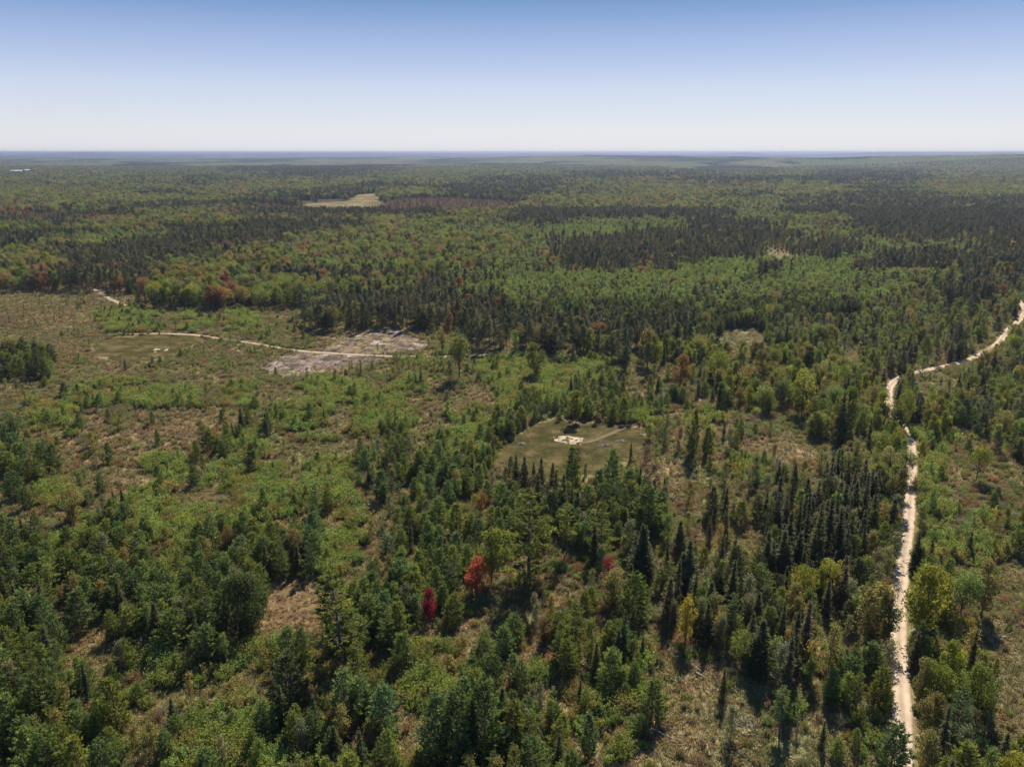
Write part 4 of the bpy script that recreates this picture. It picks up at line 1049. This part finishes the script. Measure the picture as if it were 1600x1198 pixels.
PROTO = {}
def build_individual(it):
    kind = it['kind']; key = (kind, it['var'])
    sw, sh = scale_of(it)
    tm, cm, _ = VAR[kind][it['var']]
    pn, cn = PARTS.get(kind, ('trunk', 'crown'))
    if key not in PROTO:
        root = bpy.data.objects.new(NAME[kind], None); root.empty_display_size = 0.5
        COL.objects.link(root)
        PROTO[key] = root
        a_ = link(pn, tm, root); b_ = link(cn, cm, root); kids = [a_, b_]
        PROTO[key] = (root, kids)
        newkids = kids
    else:
        r0, k0 = PROTO[key]
        root = r0.copy(); COL.objects.link(root)
        newkids = []
        for ch in k0:
            c = ch.copy(); COL.objects.link(c); c.parent = root; newkids.append(c)
    root.location = (it['x'], it['y'], it['z']); root.rotation_euler = (0, 0, it['rot']); root.scale = (sw, sw, sh)
    newkids[1]['tint'] = list(it['col'])
    root['label'] = it['label']; root['category'] = CAT[kind]; root['group'] = GROUP[kind]
    it['obj'] = root
    return root

STUFF = {k: [] for k in CAPS}
for kind, cap in CAPS.items():
    mine = [it for it in ITEMS if it['kind'] == kind]
    marked = [it for it in mine if it.get('mark')]
    if kind == 'shrub': key = lambda it: it['d'] / it['h']
    else: key = lambda it: it['d'] / (it['h'] * max(0.5, it['wf']))
    vis = sorted([it for it in mine if inframe(it) and not it.get('mark')], key=key)
    ind = marked + vis[:cap - len(marked)]
    ids = set(id(i) for i in ind)
    STUFF[kind] = [it for it in mine if id(it) not in ids]
    pos = []
    for it in ind:
        pos.append(project(it['x'], it['y'], it['z'] + it['h'] * 0.6))
    pos = np.array(pos)
    # rank of every tree round every landmark, per direction
    best = [None] * len(ind)
    cand = [[] for _ in ind]
    for li, (ln, lu, lv) in enumerate(LAND):
        du = pos[:, 0] - lu; dv = lv - pos[:, 1]
        sec = (np.round(np.degrees(np.arctan2(dv, du)) / 45.0).astype(int)) % 8
        dist = np.hypot(du, dv)
        for s in range(8):
            ii = np.nonzero(sec == s)[0]
            for rk, i in enumerate(ii[np.argsort(dist[ii])]):
                if rk < 20: cand[i].append((rk * 22 + dist[i] * 0.6, rk, s, li))
    for i, it in enumerate(ind):
        if it.get('mark'): it['label'] = it['mark']; continue
        c = min(cand[i]) if cand[i] else (0, 19, 0, 0)
        tone = TONE.get(it['tint'], 'green')
        h = it['h']
        size = ('low' if h < 1.7 else 'tall') if kind == 'shrub' else ('small' if h < 6 else 'medium' if h < 10 else 'tall')
        if kind == 'red_pine': size = 'bare-stemmed'
        od = ORD[c[1]]
        rank = 'nearest' if c[1] == 0 else od + ' nearest'
        it['label'] = f"{size} {tone} {NOUN[kind]}, {rank} {DIRS[c[2]]} the {LAND[c[3]][0]}"
    for it in ind: build_individual(it)

# ------------------------------------------------------------------ stuff by geometry nodes
def stuff_group(name, variants):
    g = bpy.data.node_groups.new(name, 'GeometryNodeTree')
    g.interface.new_socket('Geometry', in_out='INPUT', socket_type='NodeSocketGeometry')
    g.interface.new_socket('Geometry', in_out='OUTPUT', socket_type='NodeSocketGeometry')
    N, L = g.nodes.new, g.links.new
    gi = N('NodeGroupInput'); go = N('NodeGroupOutput')
    iop = N('GeometryNodeInstanceOnPoints'); iop.inputs['Pick Instance'].default_value = True
    L(gi.outputs[0], iop.inputs['Points'])
    jn = N('GeometryNodeJoinGeometry')
    for parts in reversed(variants):
        j = N('GeometryNodeJoinGeometry')
        for ob in parts:
            oi = N('GeometryNodeObjectInfo'); oi.transform_space = 'ORIGINAL'; oi.inputs['Object'].default_value = ob
            L(oi.outputs['Geometry'], j.inputs[0])
        gt = N('GeometryNodeGeometryToInstance'); L(j.outputs[0], gt.inputs[0]); L(gt.outputs[0], jn.inputs[0])
    L(jn.outputs[0], iop.inputs['Instance'])
    def attr(nm, typ):
        a = N('GeometryNodeInputNamedAttribute'); a.data_type = typ; a.inputs['Name'].default_value = nm
        return a.outputs['Attribute']
    L(attr('vi', 'INT'), iop.inputs['Instance Index'])
    e2r = N('FunctionNodeEulerToRotation'); L(attr('rot', 'FLOAT_VECTOR'), e2r.inputs[0]); L(e2r.outputs[0], iop.inputs['Rotation'])
    L(attr('scl', 'FLOAT_VECTOR'), iop.inputs['Scale'])
    L(iop.outputs[0], go.inputs[0])
    return g

def stuff_object(name, pts, rot, scl, tint, vi, variants, label, cat):
    me = bpy.data.meshes.new(name)
    n = len(pts); me.vertices.add(n); me.vertices.foreach_set('co', np.asarray(pts, dtype=np.float32).ravel())
    for an, typ, key, dat in (('rot', 'FLOAT_VECTOR', 'vector', rot), ('scl', 'FLOAT_VECTOR', 'vector', scl), ('tint', 'FLOAT_COLOR', 'color', tint), ('vi', 'INT', 'value', vi)):
        at = me.attributes.new(an, typ, 'POINT')
        at.data.foreach_set(key, np.asarray(dat, dtype=np.int32 if typ == 'INT' else np.float32).ravel())
    o = link(name, me)
    md = o.modifiers.new('grow', 'NODES'); md.node_group = stuff_group(name + '_nodes', variants)
    return tag(o, label, cat, kind='stuff')

SNAME = {'pine': ('pine_thicket', 'mass of young and dark pines filling the regrowth and the woods beyond', 'pines'),
         'spruce': ('spruce_wood', 'mass of narrow dark spruces scattered through the farther woods', 'spruces'),
         'maple': ('leafy_wood', 'mass of green, yellowish and rusty broadleaf crowns reaching to the horizon', 'woods'),
         'aspen': ('aspen_wood', 'mass of pale green young aspens between the darker stands', 'aspens'),
         'red_pine': ('pine_forest', 'mass of tall dark pine forest behind the clearings', 'forest'),
         'shrub': ('brush_thicket', 'mass of leafy green and brown brush covering the open ground', 'brush')}
MESHOBJ = {}
for (kind, var), (root, kids) in PROTO.items():
    MESHOBJ[(kind, var)] = kids
for kind, lst in STUFF.items():
    if not lst: continue
    used = [v for v in range(len(VAR[kind])) if (kind, v) in MESHOBJ]
    remap = {v: used.index(v) if v in used else random.randrange(len(used)) for v in range(len(VAR[kind]))}
    pts = [(i['x'], i['y'], i['z']) for i in lst]
    rot = [(0, 0, i['rot']) for i in lst]
    scl = []
    for i in lst:
        v = used[remap[i['var']]]; s = i['h'] / VAR[kind][v][2]; scl.append((s * i['wf'], s * i['wf'], s))
    tint = [(*i['col'], 1) for i in lst]; vi = [remap[i['var']] for i in lst]
    nm, lb, ct = SNAME[kind]
    stuff_object(nm, pts, rot, scl, tint, vi, [MESHOBJ[(kind, v)] for v in used], lb, ct)

# ------------------------------------------------------------------ herb layer
def herb(name, kind, y0, y1, step, seed, hsc, label, dens, pale=1.0):
    P = wedge(y0, y1, 6, step, seed)
    rg = np.random.default_rng(seed + 100)
    P = P[rg.random(len(P)) < dens]
    keep = np.ones(len(P), dtype=bool)
    for g in SANDY: keep &= ~inpoly(P[:, 0], P[:, 1], g)
    mown = inpoly(P[:, 0], P[:, 1], gpoly(P_CLEAR1)) | inpoly(P[:, 0], P[:, 1], gpoly(P_CLEAR2))
    keep &= ~(mown & (rg.random(len(P)) < 0.8))
    sl = np.zeros(len(P), dtype=bool)
    for g in [gpoly(P_SLASH1), gpoly(P_SLASH2)]: sl |= inpoly(P[:, 0], P[:, 1], g)
    keep &= ~(sl & (rg.random(len(P)) < 0.8))
    # off the roads
    for pts, hw in LINES:
        bb = (P[:, 0] > pts[:, 0].min() - 3) & (P[:, 0] < pts[:, 0].max() + 3) & (P[:, 1] > pts[:, 1].min() - 3) & (P[:, 1] < pts[:, 1].max() + 3)
        ii = np.nonzero(bb & keep)[0]
        for c0 in range(0, len(ii), 4000):
            jj = ii[c0:c0 + 4000]
            dd = np.min(np.hypot(P[jj, 0][:, None] - pts[None, :, 0], P[jj, 1][:, None] - pts[None, :, 1]), axis=1)
            keep[jj[dd < hw + 0.55 + 0.25 * rg.random(len(jj))]] = False
    P = P[keep]; n = len(P); mown = mown[keep]
    c = ground_cover_colour(P[:, 0], P[:, 1]) * 1.25 * pale
    br = inpoly(P[:, 0], P[:, 1], gpoly(P_BROWN))
    c[br] = np.array((0.19, 0.12, 0.062))
    c[mown] = np.array((0.105, 0.095, 0.042))
    w = rg.random((n, 1))
    pal = np.array([T[k] for k in ('straw', 'russet', 'olive', 'sage', 'green', 'tan', 'green', 'olive')])
    pc = pal[rg.integers(0, len(pal), n)]
    mixf = np.where((br | mown)[:, None], 0.12, 0.38)
    c = c * (1 - mixf) + pc * mixf
    c = c * (0.7 + 0.6 * w)
    z = terrain(P[:, 0], P[:, 1]) - 0.02
    s = rg.uniform(0.6, 1.5, n) * hsc
    s[br] *= 0.6
    s[mown] *= 0.35
    sc_ = np.stack([s * rg.uniform(0.8, 1.4, n), s * rg.uniform(0.8, 1.4, n), s], axis=1)
    rot = np.stack([np.zeros(n), np.zeros(n), rg.uniform(0, 6.28, n)], axis=1)
    vi = rg.integers(0, 3, n)
    return P, z, sc_, rot, np.concatenate([c, np.ones((n, 1))], axis=1), vi

def herb_object(name, kind, sets, label, cat):
    P = np.concatenate([s[0] for s in sets]); z = np.concatenate([s[1] for s in sets])
    pts = np.concatenate([P, z[:, None]], axis=1)
    o = bpy.data.objects.new(name, bpy.data.meshes.new(name))
    # the clump shapes live as mesh data of small hidden-free node inputs
    return pts, np.concatenate([s[3] for s in sets]), np.concatenate([s[2] for s in sets]), np.concatenate([s[4] for s in sets]), np.concatenate([s[5] for s in sets])

def merged_clumps(name, kind, sets, label, cat):
    """herb clumps written straight into one mesh (few faces each)"""
    P = np.concatenate([s[0] for s in sets]); z = np.concatenate([s[1] for s in sets]); scl = np.concatenate([s[2] for s in sets])
    rot = np.concatenate([s[3] for s in sets])[:, 2]; col = np.concatenate([s[4] for s in sets]); vi = np.concatenate([s[5] for s in sets])
    VV, CC, VR = [], [], []
    for v in range(3):
        me = VAR[kind][v][1]
        nv = len(me.vertices); co = np.empty(nv * 3, dtype=np.float32); me.vertices.foreach_get('co', co); co = co.reshape(-1, 3)
        va = np.empty(len(me.polygons), dtype=np.float32); me.attributes['var'].data.foreach_get('value', va)
        ii = np.nonzero(vi == v)[0]
        cr, sr = np.cos(rot[ii])[:, None], np.sin(rot[ii])[:, None]
        lx = co[None, :, 0] * scl[ii, 0][:, None]; ly = co[None, :, 1] * scl[ii, 1][:, None]
        vx = lx * cr - ly * sr + P[ii, 0][:, None]; vy = lx * sr + ly * cr + P[ii, 1][:, None]
        vz = co[None, :, 2] * scl[ii, 2][:, None] + z[ii][:, None]
        VV.append(np.stack([vx, vy, vz], axis=-1).reshape(-1, 3).astype(np.float32))
        VR.append(np.tile(va, len(ii)))
        CC.append(np.repeat(col[ii], len(va), axis=0))
    V = np.concatenate(VV)
    me = mesh_from(name, V, np.arange(len(V)), 4, {'var': ('FLOAT', 'FACE', np.concatenate(VR)), 'tint': ('FLOAT_COLOR', 'FACE', np.concatenate(CC))}, mats=(M_HERB,))
    return tag(link(name, me), label, cat, kind='stuff')

M_HERB = foliage_mat('herb_layer', 0.3, 0.5, 1.5, (1.2, 1.0, 0.7))
for n_ in M_HERB.node_tree.nodes:
    if n_.type == 'ATTRIBUTE' and n_.attribute_name == 'tint': n_.attribute_type = 'GEOMETRY'
merged_clumps('grass', 'grass', [herb('g', 'grass', 72, 200, 0.75, 301, 1.0, '', 0.75), herb('g', 'grass', 200, 420, 1.25, 302, 1.25, '', 0.7), herb('g', 'grass', 420, 640, 2.2, 305, 2.0, '', 0.6)], 'dry tan and green grass tufts covering the open ground', 'grass')
merged_clumps('bracken', 'bracken', [herb('g', 'bracken', 72, 200, 1.1, 303, 1.0, '', 0.6), herb('g', 'bracken', 200, 400, 1.7, 304, 1.3, '', 0.6), herb('g', 'bracken', 400, 600, 3.0, 306, 2.0, '', 0.6)], 'low bracken and leafy herbs in russet, straw and green patches', 'bracken')

# ------------------------------------------------------------------ distant canopy
def canopy():
    rr = [4450.0]
    while rr[-1] < 44000: rr.append(rr[-1] * 1.0045 + (0 if rr[-1] > 9000 else 0))
    rr = np.array(rr); aa = np.radians(np.arange(-46, 46, 0.07))
    A, R = np.meshgrid(aa, rr)
    A = A + (rng.random(A.shape) - 0.5) * np.radians(0.05); R = R * (1 + (rng.random(R.shape) - 0.5) * 0.003)
    X = R * np.sin(A); Y = R * np.cos(A)
    bump = rng.random(X.shape) ** 1.5 * 6 * smooth(0, 1, 1) + fbm(X / 260, Y / 260, 61, 2) * 9
    edge = smooth(4450, 4600, R)
    Zc = terrain(X, Y) + (6 + bump) * edge - 2 * (1 - edge)
    n1 = fbm(X / 420.0, Y / 900.0, 201, 3); n2 = fbm(X / 800.0, Y / 1500.0, 211, 3)
    gr = np.array((0.085, 0.108, 0.045)); dk = np.array((0.020, 0.032, 0.022)); ru = np.array((0.13, 0.080, 0.045)); ta = np.array((0.17, 0.135, 0.09))
    c = gr + (dk - gr) * smooth(0.48, 0.53, n1)[..., None]
    c = c + (ru - c) * (smooth(0.56, 0.64, n2) * 0.3)[..., None]
    c = c + (ta - c) * (smooth(0.735, 0.76, fbm(X / 500.0, Y / 700.0, 231, 2)) * 0.4)[..., None]
    c = c * (0.7 + 0.6 * rng.random(X.shape))[..., None]
    global TOPZ
    TOPZ = max(float(Zc.max()), CAM_H + 3)
    print('TOPZ', TOPZ)
    nr, na = X.shape; idx = np.arange(nr * na).reshape(nr, na)
    f = np.stack([idx[:-1, :-1], idx[:-1, 1:], idx[1:, 1:], idx[1:, :-1]], axis=-1).reshape(-1, 4)
    m, nt, out = new_mat('distant_canopy'); N, L = nt.nodes.new, nt.links.new
    at = N('ShaderNodeAttribute'); at.attribute_name = 'leafcol'
    d = N('ShaderNodeBsdfPrincipled'); d.inputs['Roughness'].default_value = 1.0; d.inputs['Specular IOR Level'].default_value = 0.0
    L(at.outputs['Color'], d.inputs['Base Color']); L(d.outputs[0], out.inputs['Surface'])
    me = mesh_from('distant_forest', np.stack([X, Y, Zc], axis=-1).reshape(-1, 3), f[:, ::-1], 4, {'leafcol': ('FLOAT_COLOR', 'POINT', np.concatenate([c.reshape(-1, 3), np.ones((nr * na, 1))], axis=1))}, mats=(m,))
    tag(link('distant_forest', me), 'far-off unbroken forest fading blue towards the flat horizon', 'forest', kind='stuff')
canopy()

# ------------------------------------------------------------------ small single things
def log_mesh(L_, r, seed, branches=3):
    rr = random.Random(seed); W = Wood()
    n = 7; pts = [(L_ * (i / (n - 1) - 0.5), rr.uniform(-0.05, 0.05) * L_ * 0.3, r * 0.9 + rr.uniform(0, 0.03)) for i in range(n)]
    W.limb(pts, [r * (1 - 0.6 * i / (n - 1)) for i in range(n)], 7)
    for k in range(branches):
        t = rr.uniform(0.2, 0.9); p = np.array(pts[int(t * (n - 1))]); d = np.array([rr.uniform(0.1, 0.6), rr.choice([-1, 1]) * rr.uniform(0.5, 1), rr.uniform(0.1, 0.7)]) * rr.uniform(0.4, 1.1)
        W.limb([p, p + d], [r * 0.35, r * 0.1], 4)
    return W.mesh('log', M_DEADWOOD)

def place(name, me, u, v, rotz, label, cat, group=None, tilt=0.0, dz=0.0):
    x, y = ground(u, v)
    o = link(name, me); o.location = (x, y, float(terrain(x, y)) + dz); o.rotation_euler = (0, tilt, rotz)
    return tag(o, label, cat, group)

LG = 'bleached logs lying in the regrowth'
place('fallen_log', log_mesh(3.2, 0.20, 1), 104, 999, 0.5, 'short bleached log lying among the shadows near the left edge', 'log', LG, dz=0.5)
place('fallen_log', log_mesh(4.2, 0.22, 2, 5), 233, 1021, 0.7, 'bleached branching log in the shade right of the other lower left log', 'log', LG, dz=0.5)
place('fallen_log', log_mesh(2.6, 0.16, 3), 1087, 1047, -1.0, 'upper pale log piece on the skid trail edge', 'log', LG, dz=0.35)
place('fallen_log', log_mesh(2.2, 0.16, 4), 1096, 1060, -0.8, 'lower pale log piece beside the skid trail', 'log', LG, dz=0.35)
place('fallen_log', log_mesh(2.2, 0.24, 5), 1563, 1002, 0.2, 'stubby white log in brush near the right edge', 'log', LG, dz=0.5)
place('fallen_log', log_mesh(3.0, 0.12, 6, 2), 920, 730, 0.1, 'thin log at the lower edge of the mown clearing', 'log', LG, dz=0.15)
place('fallen_log', log_mesh(4.5, 0.12, 7, 5), 1035, 1150, -0.6, 'thin pale log on the russet ground near the bottom', 'log', LG, dz=0.4)
place('fallen_log', log_mesh(2.6, 0.14, 8, 2), 1106, 1175, 1.5, 'short pale upright-pointing log at the bottom middle', 'log', LG, dz=0.4)
place('fallen_log', log_mesh(2.6, 0.2, 9), 1004, 681, 0.3, 'white log at the right rim of the mown clearing', 'log', LG, dz=0.3)
place('fallen_log', log_mesh(2.4, 0.3, 10, 1), 595, 563, 0.1, 'white log on the dark logged soil below the track', 'log', LG, dz=0.2)
# leaning dead trunk over the pines
W = Wood(); W.limb([(0, 0, 0), (1.0, 0.3, 3.0), (2.4, 0.5, 6.3), (4.2, 0.6, 9.2)], [0.15, 0.13, 0.10, 0.04], 7)
for k in range(6):
    t = 0.35 + 0.1 * k; p = np.array([4.2 * t, 0.5 * t, 9.2 * t]); W.limb([p, p + np.array([0.5 * (-1) ** k, 0.5, 0.35])], [0.04, 0.012], 4)
place('dead_tree', W.mesh('dead_trunk', M_DEADWOOD), 858, 1175, pi * 0.93, 'pale leafless trunk leaning left over the lower middle pines', 'dead tree')

def snag(seed, H):
    rr = random.Random(seed); W = Wood()
    W.limb([(0, 0, 0), (rr.uniform(-.1, .1), 0, H * 0.5), (rr.uniform(-.25, .25), 0.1, H)], [0.12, 0.09, 0.03], 7)
    for k in range(12):
        a = rr.uniform(0, 2 * pi); z = H * rr.uniform(0.3, 0.95); l = rr.uniform(0.3, 1.2) * (1.1 - z / H)
        W.limb([(0, 0, z), (cos(a) * l, sin(a) * l, z + 0.3 * l)], [0.035, 0.01], 4)
    return W.mesh('snag', M_DEADWOOD)
SG = 'grey standing dead trees'
for u, v, h, lb in ((1461, 935, 8, 'left of two grey leafless snags behind the large roadside maple'), (1472, 928, 7, 'right of two grey leafless snags behind the large roadside maple'),
                    (1167, 700, 7, 'thin grey snag standing on the tan ground right of the clearing'), (1243, 1150, 5, 'crooked grey snag near the bottom, left of the road'), (780, 905, 6, 'slim grey snag beside the tiered feathery pine'), (812, 915, 5, 'short grey snag below the tiered feathery pine')):
    place('dead_tree', snag(int(u), h), u, v, 0, lb, 'dead tree', SG)

def brush_pile(seed, R_, n=90):
    rr = random.Random(seed); W = Wood()
    for k in range(n):
        a = rr.uniform(0, 2 * pi); q = rr.random() ** 0.6 * R_; hz = (1 - q / R_) * 0.7 * rr.random() + 0.1
        b = rr.uniform(0, 2 * pi); l = rr.uniform(0.4, 1.3); p = np.array([cos(a) * q * 1.5, sin(a) * q, hz]); d = np.array([cos(b) * l, sin(b) * l, rr.uniform(-0.1, 0.35)])
        W.limb([p - d * 0.5, p + d * 0.5 + np.array([0, 0, 0.05])], [0.05, 0.02], 4)
    return W.mesh('brush_pile', M_DEADWOOD)
BG = 'heaps of grey cut branches'
for u, v, R_, lb in ((1135, 661, 2.6, 'wide grey brush heap on the meadow right of the clearing'), (970, 690, 1.3, 'small brush heap inside the mown clearing near its right side'), (945, 697, 1.6, 'pale brush heap inside the clearing beside the faint track'),
                     (820, 885, 3.0, 'grey brush heap under the tiered feathery pine'), (130, 580, 2.6, 'grey branch heap beside the plantation at left'), (80, 515, 3.5, 'flat grey branch heap on the upper left meadow'),
                     (815, 693, 1.0, 'tiny whitish heap at the left side of the clearing'), (1305, 652, 1.6, 'brush heap at the foot of the roadside trees'), (135, 700, 2.4, 'grey brush heap on the left meadow below the bushes'),
                     (330, 705, 2.0, 'low grey brush heap on the open left meadow'), (1160, 1130, 2.0, 'pale branch heap on russet ground near the bottom'), (1310, 740, 2.2, 'pale branch heap among thin saplings left of the road')):
    place('brush_pile', brush_pile(int(u), R_), u, v, 0.2, lb, 'brush pile', BG, dz=0.05)

# sheds far away at the left
def plain(name, col, rough=0.6):
    m, nt, out = new_mat(name); d = nt.nodes.new('ShaderNodeBsdfPrincipled'); d.inputs['Roughness'].default_value = rough
    n = nt.nodes.new('ShaderNodeTexNoise'); n.inputs['Scale'].default_value = 1.5
    cr = nt.nodes.new('ShaderNodeValToRGB'); cr.color_ramp.elements[0].color = (*[c * 0.85 for c in col], 1); cr.color_ramp.elements[1].color = (*col, 1)
    nt.links.new(n.outputs['Fac'], cr.inputs[0]); nt.links.new(cr.outputs[0], d.inputs['Base Color']); nt.links.new(d.outputs[0], out.inputs['Surface']); return m
M_ROOF = plain('white_metal_roof', (0.75, 0.77, 0.78), 0.45); M_WALL = plain('grey_metal_wall', (0.42, 0.43, 0.45)); M_DOOR = plain('dark_barn_door', (0.10, 0.10, 0.11))
def shed(u, v, Lx, Wy, hw, hr, label):
    x, y = ground(u, v); z = float(terrain(x, y)) + 6
    root = bpy.data.objects.new('shed', None); COL.objects.link(root); root.location = (x, y, z); tag(root, label, 'shed', 'far white-roofed sheds')
    a, b = Lx / 2, Wy / 2
    V = [(-a, -b, -6), (a, -b, -6), (a, b, -6), (-a, b, -6), (-a, -b, hw), (a, -b, hw), (a, b, hw), (-a, b, hw)]
    link('wall', mesh_from('wall', V, [0, 1, 5, 4, 1, 2, 6, 5, 2, 3, 7, 6, 3, 0, 4, 7], 4, mats=(M_WALL,)), root)
    V = [(-a - 1, -b - 1, hw - 0.2), (a + 1, -b - 1, hw - 0.2), (a + 1, 0, hw + hr), (-a - 1, 0, hw + hr), (a + 1, b + 1, hw - 0.2), (-a - 1, b + 1, hw - 0.2), (-a - 1, -b - 1, hw - 0.5), (a + 1, -b - 1, hw - 0.5)]
    link('roof', mesh_from('roof', V, [0, 1, 2, 3, 3, 2, 4, 5, 6, 7, 1, 0], 4, mats=(M_ROOF,)), root)
    for k in range(3):
        xx = -a + Lx * (0.2 + 0.3 * k)
        link('door', mesh_from('door', [(xx - 2, -b - 0.08, -6), (xx + 2, -b - 0.08, -6), (xx + 2, -b - 0.08, hw - 1), (xx - 2, -b - 0.08, hw - 1)], [0, 1, 2, 3], 4, mats=(M_DOOR,)), root)
shed(28, 275, 44, 18, 10, 5, 'longer white-roofed shed far away near the left edge')
shed(44, 273, 20, 14, 10, 5, 'shorter white-roofed shed far away, right of the longer one')

# ------------------------------------------------------------------ haze
def haze():
    m, nt, out = new_mat('air_haze')
    v = nt.nodes.new('ShaderNodeVolumePrincipled')
    v.inputs['Color'].default_value = (0.33, 0.40, 0.60, 1); v.inputs['Density'].default_value = 7.5e-5; v.inputs['Anisotropy'].default_value = 0.35
    nt.links.new(v.outputs[0], out.inputs['Volume'])
    S = 46000.0; z0, z1 = -60.0, TOPZ + 3.0
    V = [(-S, -S, z0), (S, -S, z0), (S, S, z0), (-S, S, z0), (-S, -S, z1), (S, -S, z1), (S, S, z1), (-S, S, z1)]
    o = link('haze', mesh_from('haze', V, [0, 3, 2, 1, 4, 5, 6, 7, 0, 1, 5, 4, 1, 2, 6, 5, 2, 3, 7, 6, 3, 0, 4, 7], 4, mats=(m,)))
    tag(o, 'thin blue air haze over the whole forest', 'haze', kind='stuff')
haze()
print('ITEMS', len(ITEMS), {k: len(v) for k, v in STUFF.items()}, 'near', NEARN)
